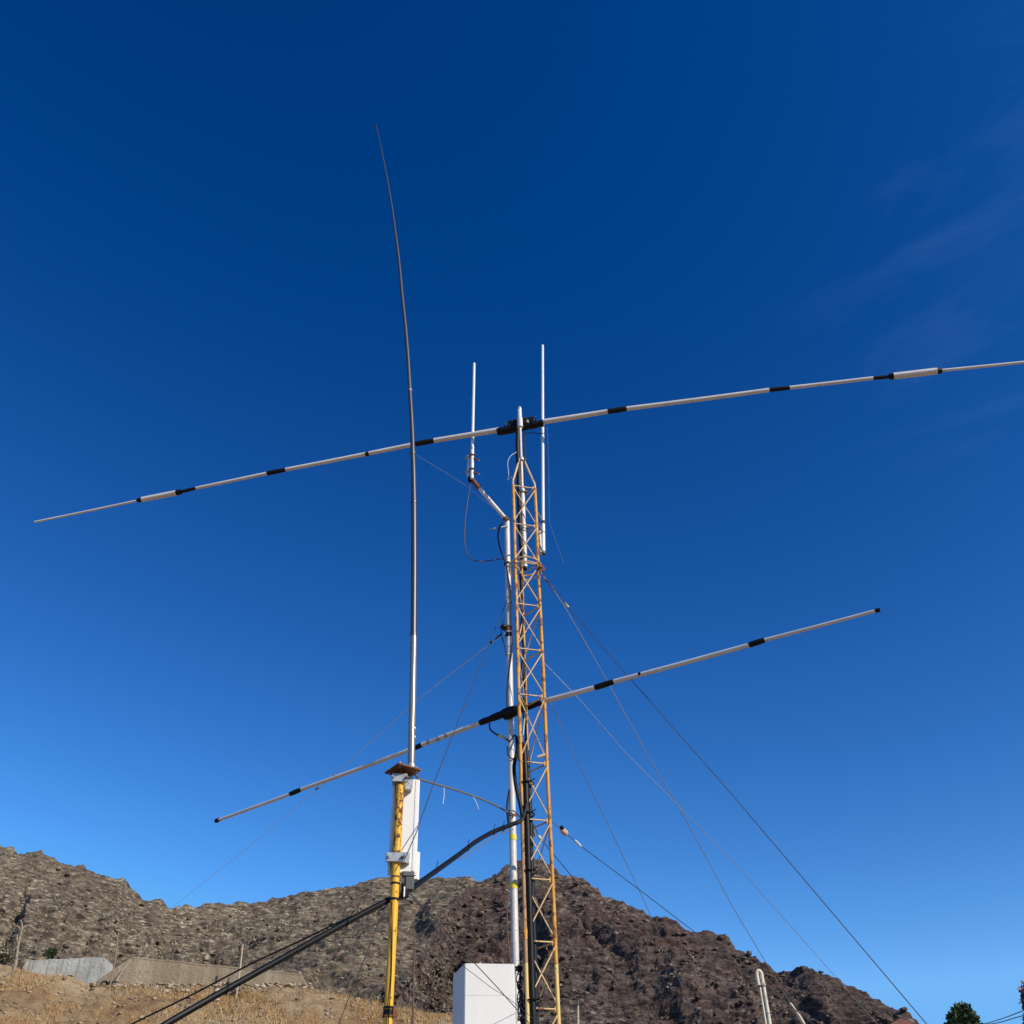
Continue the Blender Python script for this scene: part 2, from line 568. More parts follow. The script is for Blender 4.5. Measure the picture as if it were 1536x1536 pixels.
def hill_sheet(name, ridge, foot_y, foot_z, foot_k, mat, nu, nv, big, mid, fine, ledge, back=60.0, seed=0.0):
    """a hillside between its foot and its crest, with the far side falling away behind the crest"""
    pts = [at(x, y, Y) for x, y, Y in ridge]
    ln = [0.0]
    for a, b in zip(pts, pts[1:]):
        ln.append(ln[-1] + (Vector((b.x, b.y)) - Vector((a.x, a.y))).length + 0.3 * abs(b.z - a.z))
    us = np.linspace(0, ln[-1], nu)
    RX = np.interp(us, ln, [p.x for p in pts])
    RY = np.interp(us, ln, [p.y for p in pts])
    RZ_ = np.interp(us, ln, [p.z for p in pts])
    vs = np.concatenate([np.linspace(0, 0.10, 8)[:-1], np.linspace(0.10, 1.0, nv), 1 + np.linspace(0, 1, 9)[1:]])
    V = np.zeros((len(vs), nu, 3))
    off = Vector((seed * 31.7, seed * 17.3, seed * 5.1))
    for i, v in enumerate(vs):
        for j in range(nu):
            fx, fy, fz = RX[j] * foot_k, min(foot_y, RY[j] * 0.72), foot_z
            if v <= 0.10:
                t = v / 0.10
                p = Vector((fx * (0.55 + 0.45 * t), fy * (0.45 + 0.55 * t), (fz - 2) + 2 * t if v > 0 else -1.0))
                w = 0.15
            elif v <= 1.0:
                t = (v - 0.10) / 0.90
                tz = t * (0.80 + 0.20 * t)
                p = Vector((fx + (RX[j] - fx) * t, fy + (RY[j] - fy) * t, fz + (RZ_[j] - fz) * tz))
                w = min(1.0, 0.25 + t * 3) * min(1.0, (1 - t) * 5.0)
            else:
                t = v - 1.0
                p = Vector((RX[j] * (1 + 0.25 * t), RY[j] + back * t, RZ_[j] - (RZ_[j]) * t * t * 0.8 - 6 * t))
                w = min(1.0, t * 3) * 0.6
            q = p + off
            d = big * w * noise.fractal(q / 34.0, 0.9, 2.1, 4)
            zt_ = q.z + 0.18 * q.x
            rr = noise.ridged_multi_fractal(Vector((q.x * 0.8, q.y, zt_ * 1.7)) / 17.0, 0.9, 2.2, 4, 1.0, 2.0)
            d += mid * w * (rr - 1.1)
            wf = 0.65 + 0.35 * w
            d += fine * wf * noise.fractal(Vector((q.x * 0.45, q.y, zt_ * 1.9)) / 3.4, 0.55, 2.2, 5)
            d += 0.30 * fine * noise.noise(q / 1.1) + 0.35 * fine * noise.noise(q / 2.3)
            # gullies running down the slope
            gul = abs(noise.noise(Vector((q.x / 20.0 + 0.5 * noise.noise(q / 26.0), (q.y + q.z) / 120.0, seed * 3.3))))
            d -= big * 0.9 * w * max(0.0, 0.16 - gul) * 6.0
            # tilted lava bands: a proud lip, then a slope falling back to the next one
            lz = q.z + 0.20 * q.x + 5.0 * noise.noise(q / 30.0) + 1.2 * noise.noise(q / 7.0)
            st = (lz / 6.2) % 1.0
            pr = st / 0.8 if st < 0.8 else (1 - st) / 0.2
            m_ = min(1.0, max(0.0, noise.noise(q / 27.0 + Vector((5, 2, 1))) * 2.2 + 0.35))
            d += ledge * w * (pr - 0.5) * m_
            s2 = (lz / 2.1 + 0.4 * noise.noise(q / 5.0)) % 1.0
            p2_ = s2 / 0.75 if s2 < 0.75 else (1 - s2) / 0.25
            m2 = min(1.0, max(0.0, noise.noise(q / 11.0 + Vector((1, 9, 4))) * 2.5 + 0.2))
            d += 0.38 * ledge * wf * (p2_ - 0.5) * m2
            V[i, j] = (p.x + 0.12 * d * 0, p.y - 0.62 * d, p.z + 0.55 * d)
    n1 = len(vs)
    idx = np.arange(n1 * nu).reshape(n1, nu)
    F = np.stack([idx[:-1, :-1], idx[:-1, 1:], idx[1:, 1:], idx[1:, :-1]], -1).reshape(-1, 4)
    mesh_np(name, V.reshape(-1, 3), F, mat, False, 'structure')
    return V


FAR = [(-420, 1190, 210), (-180, 1235, 215), (-60, 1262, 220), (0, 1267, 222), (20, 1269, 222), (27, 1280, 222), (36, 1277, 223), (62, 1275, 224), (68, 1284, 224), (80, 1287, 225), (100, 1297, 226),
       (126, 1297, 228), (130, 1303, 228), (142, 1307, 229), (152, 1313, 230), (162, 1314, 231), (178, 1320, 232), (188, 1317, 233), (196, 1331, 234), (215, 1346, 236), (241, 1349, 238), (257, 1362, 240),
       (272, 1361, 243), (292, 1357, 246), (332, 1355, 250), (375, 1356, 254), (398, 1350, 256), (430, 1344, 258), (472, 1336, 259), (508, 1330, 260), (535, 1325, 260), (562, 1315, 260), (590, 1317, 260),
       (640, 1318, 260), (684, 1316, 258), (697, 1314, 257), (707, 1315, 256), (709, 1321, 256), (730, 1322, 254), (800, 1310, 250), (900, 1340, 250), (1000, 1400, 250), (1150, 1480, 250)]
SPUR = [(470, 1600, 112), (540, 1540, 126), (590, 1480, 142), (630, 1430, 158), (660, 1385, 174), (688, 1345, 190), (704, 1331, 196), (724, 1320, 200), (740, 1312, 202), (758, 1300, 203), (768, 1295, 204), (776, 1293, 204),
        (796, 1289, 204), (812, 1288, 204), (818, 1296, 203), (828, 1296, 203), (840, 1308, 202), (862, 1316, 201), (888, 1327, 200), (896, 1336, 199), (904, 1346, 198), (932, 1352, 196), (960, 1367, 194), (980, 1375, 192),
        (994, 1374, 191), (1012, 1380, 190), (1018, 1388, 189), (1032, 1397, 188), (1060, 1397, 187), (1086, 1400, 186), (1092, 1408, 185), (1106, 1420, 184), (1128, 1434, 182), (1148, 1444, 180), (1166, 1457, 178),
        (1186, 1458, 176), (1206, 1452, 174), (1220, 1454, 173), (1250, 1468, 171), (1300, 1491, 168), (1340, 1511, 165), (1374, 1534, 162), (1440, 1572, 155), (1620, 1660, 140)]
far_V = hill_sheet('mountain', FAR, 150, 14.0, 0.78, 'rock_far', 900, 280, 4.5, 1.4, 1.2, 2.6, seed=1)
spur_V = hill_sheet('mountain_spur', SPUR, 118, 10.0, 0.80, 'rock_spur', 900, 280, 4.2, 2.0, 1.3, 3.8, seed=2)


def icosa():
    t = (1 + 5 ** 0.5) / 2
    v = np.array([(-1, t, 0), (1, t, 0), (-1, -t, 0), (1, -t, 0), (0, -1, t), (0, 1, t), (0, -1, -t), (0, 1, -t), (t, 0, -1), (t, 0, 1), (-t, 0, -1), (-t, 0, 1)], float)
    v /= np.linalg.norm(v[0])
    f = np.array([(0, 11, 5), (0, 5, 1), (0, 1, 7), (0, 7, 10), (0, 10, 11), (1, 5, 9), (5, 11, 4), (11, 10, 2), (10, 7, 6), (7, 1, 8), (3, 9, 4), (3, 4, 2), (3, 2, 6), (3, 6, 8), (3, 8, 9), (4, 9, 5), (2, 4, 11), (6, 2, 10), (8, 6, 7), (9, 8, 1)])
    return v, f


def scatter_rocks(name, pts, smin, smax, mat, label, power=3.0, flat=0.6):
    iv, jf = icosa()
    n = len(pts)
    s = smin + (smax - smin) * rng.random(n) ** power
    jit = 1 + 0.6 * (rng.random((n, 12, 1)) - 0.5) * 2
    sc3 = np.stack([0.7 + 0.7 * rng.random(n), 0.7 + 0.5 * rng.random(n), flat * (0.6 + 0.6 * rng.random(n))], -1)
    V = iv[None] * jit * sc3[:, None] * s[:, None, None]
    a = rng.random(n) * 2 * np.pi
    ca, sa = np.cos(a)[:, None], np.sin(a)[:, None]
    X = V[..., 0] * ca - V[..., 1] * sa
    Y = V[..., 0] * sa + V[..., 1] * ca
    V = np.stack([X, Y, V[..., 2]], -1) + pts[:, None] + np.array([0, 0, 0.1]) * s[:, None, None]
    F = (jf[None] + 12 * np.arange(n)[:, None, None]).reshape(-1, 3)
    o = mesh_np(name, V.reshape(-1, 3), F, mat, False, 'stuff')
    return tag(o, label, 'rocks')


def pick(V, n, lo, hi):
    i = rng.integers(int(V.shape[0] * lo), int(V.shape[0] * hi), n)
    j = rng.integers(0, V.shape[1], n)
    return V[i, j] + (rng.random((n, 3)) - 0.5) * 0.8


scatter_rocks('rocks', pick(far_V, 9000, 0.10, 0.95), 0.08, 0.60, 'stone_pale', 'pale boulders strewn over the far greyish slope', 3.0)
scatter_rocks('rocks', pick(spur_V, 9000, 0.10, 0.95), 0.08, 0.60, 'stone_dark', 'dark boulders strewn over the brown peak', 3.0)


def leaf_cloud(centres, n_each, spread, size, up=0.3):
    """many small bent leaf faces round given centres"""
    c = np.repeat(centres, n_each, 0)
    n = len(c)
    d = rng.normal(size=(n, 3))
    d /= np.linalg.norm(d, axis=1, keepdims=True)
    sp = np.repeat(np.asarray(spread).reshape(-1, 1) if np.ndim(spread) else np.full((len(centres), 1), spread), n_each, 0)
    p = c + d * sp * (rng.random((n, 1)) ** 0.45) * np.array([1, 1, 0.8])
    t = d + rng.normal(size=(n, 3)) * 0.6 + np.array([0, 0, up])
    t /= np.linalg.norm(t, axis=1, keepdims=True)
    s = np.cross(t, rng.normal(size=(n, 3)))
    s /= np.linalg.norm(s, axis=1, keepdims=True)
    L = size * (0.6 + 0.8 * rng.random((n, 1)))
    W_ = L * 0.32
    V = np.stack([p - s * W_ * 0.2, p + t * L * 0.5 - s * W_, p + t * L, p + t * L * 0.5 + s * W_], 1)
    F = np.arange(n * 4).reshape(-1, 4)
    return V.reshape(-1, 3), F


for nm, V_, n_, lab in (('shrubs', far_V, 1300, 'low dry scrub dotted over the far greyish slope'), ('shrubs', spur_V, 500, 'low dry scrub dotted over the brown peak')):
    cs = pick(V_, n_, 0.14, 0.9)
    Vv, Ff = leaf_cloud(cs, 26, 0.35 + 0.6 * rng.random(n_), 0.42)
    tag(mesh_np(nm, Vv, Ff, 'scrub', False, 'stuff'), lab, 'shrubs')

# the grassy bank in front of the mountain
BANK = [(-400, 1395, 38), (-120, 1430, 38), (0, 1446, 38), (30, 1450, 38), (60, 1462, 38), (110, 1469, 38), (150, 1478, 38), (230, 1484, 38), (330, 1483, 38), (400, 1484, 38), (470, 1489, 38), (530, 1495, 38), (580, 1501, 38),
        (640, 1512, 38), (690, 1524, 38), (760, 1545, 38), (900, 1600, 38), (1200, 1700, 38)]
bp = [at(*b) for b in BANK]
nbx, nby = 420, 130
bx = np.linspace(bp[0].x, bp[-1].x, nbx)
bz = np.interp(bx, [p.x for p in bp], [p.z for p in bp])
bV = np.zeros((nby, nbx, 3))
for i in range(nby):
    t = i / (nby - 1)
    for j in range(nbx):
        if t < 0.8:
            s = (t / 0.8) ** 0.6
            y, z = 20 + 18 * s, -0.3 + (bz[j] + 0.3) * (s ** 0.92)
        else:
            s = (t - 0.8) / 0.2
            y, z = 38 + 22 * s, bz[j] - 0.5 * s - (3.0 * max(0.0, s - 0.8) * 5 if s > 0.8 else 0)
            s = 1
        q = Vector((bx[j], y, z))
        d = 0.55 * noise.fractal(q / 3.6, 0.9, 2.1, 4) * s + 0.22 * noise.fractal(q / 0.8, 0.8, 2.1, 3)
        bV[i, j] = (bx[j], y - 0.5 * d, z + 0.45 * d)
idx = np.arange(nby * nbx).reshape(nby, nbx)
mesh_np('hillside', bV.reshape(-1, 3), np.stack([idx[:-1, :-1], idx[:-1, 1:], idx[1:, 1:], idx[1:, :-1]], -1).reshape(-1, 4), 'dry_earth', True, 'structure')

# dry grass on the bank
i0, i1 = int(nby * 0.52), int(nby * 0.80)
n = 90000
gi, gj = rng.integers(i0, i1, n), rng.integers(0, nbx - 1, n)
gp = bV[gi, gj] + np.stack([(rng.random(n) - 0.5) * 0.25, (rng.random(n) - 0.5) * 0.2, np.zeros(n)], -1)
dens = np.array([noise.noise(Vector(p) / 2.2) + 0.5 * noise.noise(Vector(p) / 0.7) for p in gp])
keep = dens > -0.08
gp = gp[keep]
n = len(gp)
h = 0.05 + 0.17 * rng.random(n) ** 2
lean = rng.normal(size=(n, 2)) * 0.55
wd = 0.008 + 0.010 * rng.random(n)
ang = rng.random(n) * np.pi
sx = np.stack([np.cos(ang) * wd, np.sin(ang) * wd * 0.5, np.zeros(n)], -1)
tip = gp + np.stack([lean[:, 0] * h, lean[:, 1] * h, h], -1)
gVv = np.stack([gp - sx - [0, 0, 0.03], gp + sx - [0, 0, 0.03], tip], 1).reshape(-1, 3)
tag(mesh_np('grass', gVv, np.arange(3 * n).reshape(-1, 3), 'straw', False, 'stuff'), 'golden dry grass on the bank below the rocky slope', 'grass')
npk = 2600
pi_, pj_ = rng.integers(i0, i1, npk), rng.integers(0, nbx - 1, npk)
rub = np.array([tuple(at(x, y, 38.35 - (y - 1474) * 0.035)) for x, y in zip(rng.uniform(138, 470, 520), 1476 + rng.random(520) ** 1.5 * 12)])
scatter_rocks('rubble', rub, 0.02, 0.11, 'stone_bank', 'broken stones heaped along the foot of the tan wall', 2.0)
scatter_rocks('rocks', bV[pi_, pj_], 0.015, 0.10, 'stone_bank', 'small pale stones scattered among the dry grass on the bank', 3.0)


# ------------------------------------------------------------------ concrete walls and small things on the bank
def wall_from(name, px, Y, depth, mat, label, coping=None):
    f = [at(x, y, Y) for x, y in px]
    b = [p + Vector((0, depth, 0.0)) for p in f]
    w = G().prism(f, b).build(name, mat, origin=(f[0].x, f[0].y, min(p.z for p in f)), smooth=False)
    tag(w, label, 'wall')
    if coping:
        a, c = at(*coping[0], Y), at(*coping[1], Y)
        rows = 9
        for k in range(rows):
            p, q = a.lerp(c, k / rows + 0.002), a.lerp(c, (k + 1) / rows - 0.002)
            mid_ = (p + q) / 2
            d = q - p
            rot = Matrix.Rotation(-math.atan2(d.z, d.x), 3, 'Y')
            G().box(mid_ + Vector((0, 0.39, 0.02 + 0.02 * random.random())), (d.length, 0.8, 0.05), rot).build('coping_slab', mat, parent=w, smooth=False)
    return w


wall_from('retaining_wall', [(136, 1480), (158, 1462), (196, 1437), (452, 1463), (460, 1474), (468, 1489), (440, 1500), (200, 1500)], 38.6, 2.2, 'concrete_tan', 'long tan concrete wall with a slanting end on the bank', [(196, 1437), (452, 1463)])
wall_from('retaining_wall', [(34, 1452), (38, 1444), (44, 1440.5), (68, 1440), (74, 1438.6), (98, 1438.4), (104, 1437.4), (121, 1437.2), (126, 1436.2), (149, 1435.8), (157, 1437), (158, 1446), (159, 1458), (160, 1480), (60, 1480)], 40.2, 1.0, 'concrete_grey', 'pale grey streaked concrete wall beside the tan wall')


def post(name, px, Y, w0, w1, mat, label, cat, extra=1.5):
    pts = [at(x, y, Y) for x, y in px]
    foot = pts[-1] - Vector((0, 0, extra))
    pts.append(foot)
    rs = [rad(w0 + (w1 - w0) * i / max(1, len(px) - 1), p) for i, p in enumerate(pts)]
    o = G().tube(pts, rs, 8).build(name, mat, origin=foot)
    return tag(o, label, cat)


post('wooden_pole', [(177, 1402), (173, 1440), (166, 1474)], 38.0, 1.8, 2.6, 'wood_pole', 'thin brown pole leaning at the slanting end of the tan wall', 'pole')
post('wooden_pole', [(364, 1418), (361, 1445), (356, 1484)], 37.8, 2.2, 3.0, 'post_pale', 'pale wooden post standing before the tan wall', 'pole')
post('wooden_pole', [(354, 1490), (350, 1515), (347, 1540)], 36.0, 1.6, 2.2, 'wood_pole', 'thin stake in the grass below the pale wooden post', 'pole')
post('wooden_pole', [(196, 1440), (186, 1453), (177, 1466)], 38.3, 1.6, 1.6, 'post_pale', 'light stick leaning on the end of the tan wall', 'pole', 0.3)

# tyres dumped at the wall's end
for k, (x, y, tilt, yaw) in enumerate(((156, 1476, 70, 10), (165, 1477, 80, -15), (173, 1476, 60, 30))):
    c = at(x, y, 38.15 + 0.05 * k)
    e = empty('old_tyre', c, ['small black tyre nearest the slanting wall end', 'small black tyre in the middle of the dumped three', 'small black tyre, the last of three toward the long wall'][k], 'tyre', 'tyres dumped by the wall')
    rot = Rz(yaw) @ Matrix.Rotation(R(tilt), 3, 'X')
    G().ring(c, 0.10, 0.036, 20, 8, rot).build('tread', 'tyre_rubber', e)
    G().ring(c, 0.07, 0.010, 16, 6, rot).build('bead', 'tyre_rubber', e)

# dead trunk at the left edge
root_p = at(24, 1444, 38.0)
e = empty('dead_tree', root_p, 'bare dry trunk with forked twigs on the bank', 'tree')
p1, p2, p3 = at(27, 1420, 38.0), at(32, 1398, 38.0), at(41, 1388, 38.1)
G().tube([root_p - Vector((0, 0, 0.4)), root_p, p1, p2], [0.06, 0.055, 0.04, 0.03], 8).build('trunk', 'dry_wood', e)
for q in ([p2, at(34, 1392, 38), p3], [p2, at(28, 1390, 38), at(24, 1389, 37.9)], [p1, at(26, 1408, 38), at(26, 1403, 38)], [p2, at(33, 1386, 38), at(31, 1380, 38)]):
    G().tube(spline(q, 4), 0.022, 6).build('branch', 'dry_wood', e)


def shrub(name, px, Y, width, height, mat, label, n_c=40, n_l=40, leaf=0.16, cat='shrub'):
    b = at(*px, Y)
    e = empty(name, b, label, cat)
    c = b + Vector((0, 0, height * 0.5))
    d = rng.normal(size=(n_c, 3))
    d /= np.linalg.norm(d, axis=1, keepdims=True)
    cs = np.array(c) + d * (rng.random((n_c, 1)) ** 0.4) * np.array([width / 2, width / 2, height / 2])
    Vv, Ff = leaf_cloud(cs, n_l, 0.16 * width, leaf)
    Vv = Vv - np.array(b)
    crown = mesh_np('crown', Vv, Ff, mat, False)
    crown.parent = e
    g = G()
    for k in range(5):
        t = Vector(cs[k * 3])
        g.tube([b - Vector((0, 0, 0.3)), b.lerp(t, 0.5) + Vector((0.05, 0, 0.05)), t], [0.03, 0.02, 0.008], 6)
    g.build('trunk', 'bark', e)
    return e


shrub('green_shrub', (74, 1440), 40.9, 0.42, 0.40, 'leaf_green', 'small dark green shrub growing above the grey streaked wall', 26, 40, 0.07)
shrub('grey_shrub', (6, 1446), 39.6, 0.9, 0.7, 'scrub', 'greyish shrub at the foot of the bare dry trunk', 26, 40, 0.10)

# lamp post and small standpipe low on the peak
lp = at(867, 1541, 60)
e = empty('street_lamp', Vector((lp.x, lp.y, 0)), 'slim pale lamp post low before the brown peak', 'street lamp')
tp = at(867, 1506, 60)
G().tube([Vector((lp.x, 60, 0)), lp, tp], [0.09, 0.07, 0.05], 8).build('pole', 'post_pale', e)
G().tube(spline([tp, tp + Vector((0.02, 0, 0.10)), tp + Vector((0.16, -0.1, 0.18)), tp + Vector((0.30, -0.2, 0.12))], 4), 0.03, 8).build('arm', 'post_pale', e)
G().box(tp + Vector((0.0, 0, 0.05)), (0.13, 0.13, 0.26), None, 0.04).build('lamp_head', 'plastic_grey', e)


# ------------------------------------------------------------------ tree, house and bush low at the right
def tree(px_top, Y, crown_r, label):
    top = at(*px_top, Y)
    b = Vector((top.x + 0.3, top.y, 0))
    e = empty('dark_tree', b, label, 'tree')
    H = top.z
    g = G()
    g.tube(spline([b - Vector((0, 0, 0.3)), b + Vector((0.1, 0, H * 0.4)), Vector((top.x, Y, H * 0.93))], 6), [0.28 - 0.24 * i / 12 for i in range(13)], 10)
    tr = g.build('trunk', 'bark', e)
    nc = 150
    cs = []
    while len(cs) < nc:
        t = random.random()
        z = H * (0.52 + 0.46 * t)
        rr = crown_r * (math.sin(math.pi * min(1.0, 0.22 + 0.78 * t)) * 0.95 + 0.10)
        a = random.random() * 2 * math.pi
        q = rr * random.random() ** 0.4
        cs.append((b.x - 0.3 * t + q * math.cos(a), Y + q * math.sin(a), z))
    cs = np.array(cs)
    Vv, Ff = leaf_cloud(cs, 90, 0.42, 0.24)
    cr = mesh_np('crown', Vv - np.array(b), Ff, 'leaf_green', False)
    cr.parent = e
    g = G()
    for k in range(0, nc, 10):
        t = Vector(cs[k])
        s = Vector((b.x + (top.x - b.x) * t.z / H, Y, t.z - crown_r * 0.7))
        g.tube([s, s.lerp(t, 0.5) + Vector((0, 0, 0.1)), t], [0.06, 0.04, 0.015], 6)
    g.build('branch', 'bark', e)
    return e


tree((1437, 1507), 58, 1.55, 'dark green leafy tree top beside the end of the mountain')

# bougainvillea
bt = at(1537, 1484, 13)
e = empty('flowering_bush', Vector((bt.x + 0.1, bt.y, 0)), 'tall reddish bush at the edge of the picture, with a pale violet flower', 'bush')
cs = np.array([(bt.x + 0.05 + (0.62 * (1 - t)) * random.uniform(-1, 1), bt.y + 0.3 * (1 - t) * random.uniform(-1, 1), bt.z - 1.7 * (1 - t)) for t in [random.random() ** 0.8 for _ in range(170)]])
Vv, Ff = leaf_cloud(cs, 28, 0.07, 0.055)
o = mesh_np('crown', Vv - np.array(e.location), Ff, 'leaf_red', False)
o.parent = e
g = G()
for k in range(7):
    t = Vector(cs[k * 9])
    g.tube(spline([Vector(e.location) - Vector((0, 0, 0.2)), Vector((e.location.x + 0.1 * (k - 3) * 0.4, e.location.y, bt.z * 0.5)), t], 4), 0.014, 6)
g.build('branch', 'bark', e)
fl = at(1535, 1485, 12.97)
Vv, Ff = leaf_cloud(np.array([fl]), 26, 0.012, 0.045, 0.0)
o = mesh_np('flower', Vv - np.array(e.location), Ff, 'flower', False)
o.parent = e

# red roofed house whose ridge end shows
ha = at(1380, 1531, 46)
e = empty('house', Vector((ha.x, ha.y, 0)), 'white house with a dark red roof behind the mountain foot', 'house')
hx, hy, hz = ha.x, ha.y, ha.z
G().box((hx - 0.6, hy + 4, (hz - 1.3) / 2), (5.2, 8, hz - 1.3), None, 0.02).build('wall', 'white_plaster', e, smooth=False)
roof = G()
roof.prism([(hx - 4.0, hy - 0.4, hz - 1.35), (hx - 0.9, hy - 0.4, hz + 0.02), (hx + 2.3, hy - 0.4, hz - 1.35), (hx - 0.9, hy - 0.4, hz - 1.25)],
           [(hx - 4.0, hy + 8.4, hz - 1.35), (hx - 0.9, hy + 8.4, hz + 0.02), (hx + 2.3, hy + 8.4, hz - 1.35), (hx - 0.9, hy + 8.4, hz - 1.25)])
roof.build('roof', 'roof_red', e, smooth=False)


# ------------------------------------------------------------------ lattice mast
LX, LY, RX_, RY_ = 0.022, 9.50, 0.288, 9.572
vx, vy = RX_ - LX, RY_ - LY
MX, MY = LX + vx * 0.5 - vy * 0.866, LY + vy * 0.5 + vx * 0.866
CX, CY = (LX + RX_ + MX) / 3, (LY + RY_ + MY) / 3
legs = [(LX, LY), (RX_, RY_), (MX, MY)]
ys = [728, 785, 842, 905, 972, 1041, 1142, 1228, 1317, 1411, 1512]
zs = [at(LX * 0 + 770 + (y - 730) * 0.027, y, LY).z for y in ys]
while zs[-1] > 1.0:
    zs.append(zs[-1] - 0.50)
zs[-1] = 0.36
mast = empty('lattice_mast', (CX, CY, 0), 'orange and yellow triangular lattice mast, rusty, with crossed braces', 'mast')
G().box((CX, CY, 0.15), (1.0, 1.0, 0.42), None, 0.05).build('footing', 'footing', mast, smooth=False)
top_z = zs[0]
for k, (x, y) in enumerate(legs):
    pts = [Vector((x, y, 0.3 + (top_z - 0.3) * t / 24)) for t in range(25)]
    for i, p in enumerate(pts):
        p.x += 0.004 * noise.noise(Vector((p.z * 0.9, k * 7, 0)))
        p.y += 0.004 * noise.noise(Vector((p.z * 0.9, k * 7, 3)))
    i1 = max(i for i, p in enumerate(pts) if p.z < at(783, 1140, LY).z)
    i0 = max(i for i, p in enumerate(pts) if p.z < at(830, 1380, LY).z)
    low = 'mast_pale' if k != 2 else 'mast_rusty'
    mid_m = 'mast_paint' if k == 1 else 'mast_rusty'
    for a_, b_, mm in ((0, i0, low), (i0, i1, mid_m), (i1, 24, 'mast_paint')):
        G().tube(pts[a_:b_ + 1], 0.0185, 12).build('leg', mm, mast)
    # bent top strut to the head collar
    ap = Vector((CX + (x - CX) * 0.20, CY + (y - CY) * 0.20, at(781, 690, CY).z))
    base_ = Vector((x, y, top_z - 0.02))
    kn = Vector((x, y, top_z + 0.07))
    G().tube(spline([base_, kn, kn.lerp(ap, 0.25), ap], 5), 0.013, 8).build('top_strut', 'mast_bars', mast)
    for j_z in (zs[5] + 0.28, zs[9] + 0.06):
        G().tube([(x, y, j_z - 0.05), (x, y, j_z + 0.05)], 0.0215, 12).build('leg_joint', 'mast_paint', mast)


def bar(a, b, r, name, mat='mast_bars', n=6):
    a, b = Vector(a), Vector(b)
    d = (b - a).normalized() * 0.012
    return G().tube([a + d, b - d], r, n).build(name, mat, mast)


for i, z in enumerate(zs):
    for (a, b) in ((0, 1), (1, 2), (2, 0)):
        bar((*legs[a], z), (*legs[b], z), 0.0085, 'rung')
    if i + 1 < len(zs):
        z2 = zs[i + 1]
        bar((*legs[0], z - 0.03), (*legs[1], z2 + 0.03), 0.0068, 'brace')
        a = Vector((*legs[1], z - 0.03)) + Vector((0.004, -0.012, 0))
        b = Vector((*legs[0], z2 + 0.03)) + Vector((-0.004, -0.012, 0))
        bar(a, b, 0.0068, 'brace')
        if i >= 2:
            if i % 2:
                bar((*legs[1], z - 0.03), (*legs[2], z2 + 0.03), 0.0062, 'brace')
                bar((*legs[2], z - 0.03), (*legs[0], z2 + 0.03), 0.0062, 'brace')
            else:
                bar((*legs[2], z - 0.03), (*legs[1], z2 + 0.03), 0.0062, 'brace')
                bar((*legs[0], z - 0.03), (*legs[2], z2 + 0.03), 0.0062, 'brace')
    # weld gussets at the front right joint
    G().box((RX_ - 0.018, RY_ - 0.006, z), (0.022, 0.008, 0.05), Rz(14.7)).build('gusset', 'mast_paint', mast)
zc = at(808, 846, RY_).z
G().ring((CX, CY, zc), 0.185, 0.010, 28, 6).build('collar_ring', 'mast_bars', mast)
G().ring((CX, CY, zc - 0.06), 0.185, 0.007, 28, 6).build('collar_ring', 'mast_bars', mast)
gb = at(811, 850, RY_ - 0.04)
G().box(gb, (0.045, 0.035, 0.035), Rz(25)).build('guy_lug', 'rust', mast, smooth=False)
G().box(gb + Vector((0.03, 0, -0.035)), (0.03, 0.012, 0.05), Rz(25)).build('guy_lug', 'rust', mast, smooth=False)
p = at(806, 1136, RY_ - 0.02)
q = at(818, 1132, RY_ - 0.02)
d = (q - p)
G().tube([p, p.lerp(q, 0.55), q], [0.016, 0.017, 0.010], 10).build('stub_arm', 'ceramic', mast)
# the tube standing in the mast's head
tb = [at(788, 851, CY), at(781, 730, CY), at(778.5, 652, CY)]
tb = [Vector((CX, CY, p.z)) for p in tb]
ttop = at(777.5, 612, CY).z
zn = at(781, 733, CY).z
mt = G().tube([tb[0], Vector((CX, CY, zn - 0.01)), Vector((CX, CY, zn)), Vector((CX, CY, ttop - 0.20))], [0.029, 0.029, 0.018, 0.018], 16).build('head_tube', 'galvanised', mast)
G().tube([Vector((CX, CY, tb[0].z - 0.03)), tb[0] + Vector((0, 0, 0.002))], 0.024, 12).build('tube_plug', 'black_tape', mt)
G().tube([Vector((CX, CY, ttop - 0.36)), Vector((CX, CY, ttop - 0.20))], 0.037, 16).build('sleeve', 'galvanised', mt)
G().tube([Vector((CX, CY, ttop - 0.21)), Vector((CX, CY, ttop - 0.03))], 0.027, 16).build('top_section', 'fibreglass_white', mt)
G().tube([Vector((CX, CY, ttop - 0.035)), Vector((CX, CY, ttop - 0.015)), Vector((CX, CY, ttop + 0.012)), Vector((CX, CY, ttop + 0.03))], [0.029, 0.030, 0.022, 0.006], 14).build('top_cap', 'zinc_clamp', mt)
for yy in (690, 738, 792):
    z = at(781, yy, CY).z
    G().tube([(CX, CY, z - 0.02), (CX, CY, z + 0.02)], 0.040, 16).build('tube_clamp', 'zinc_clamp', mt)
    G().box((CX + 0.045, CY - 0.01, z), (0.03, 0.02, 0.03), Rz(20)).build('clamp_bolt', 'rust', mt, smooth=False)

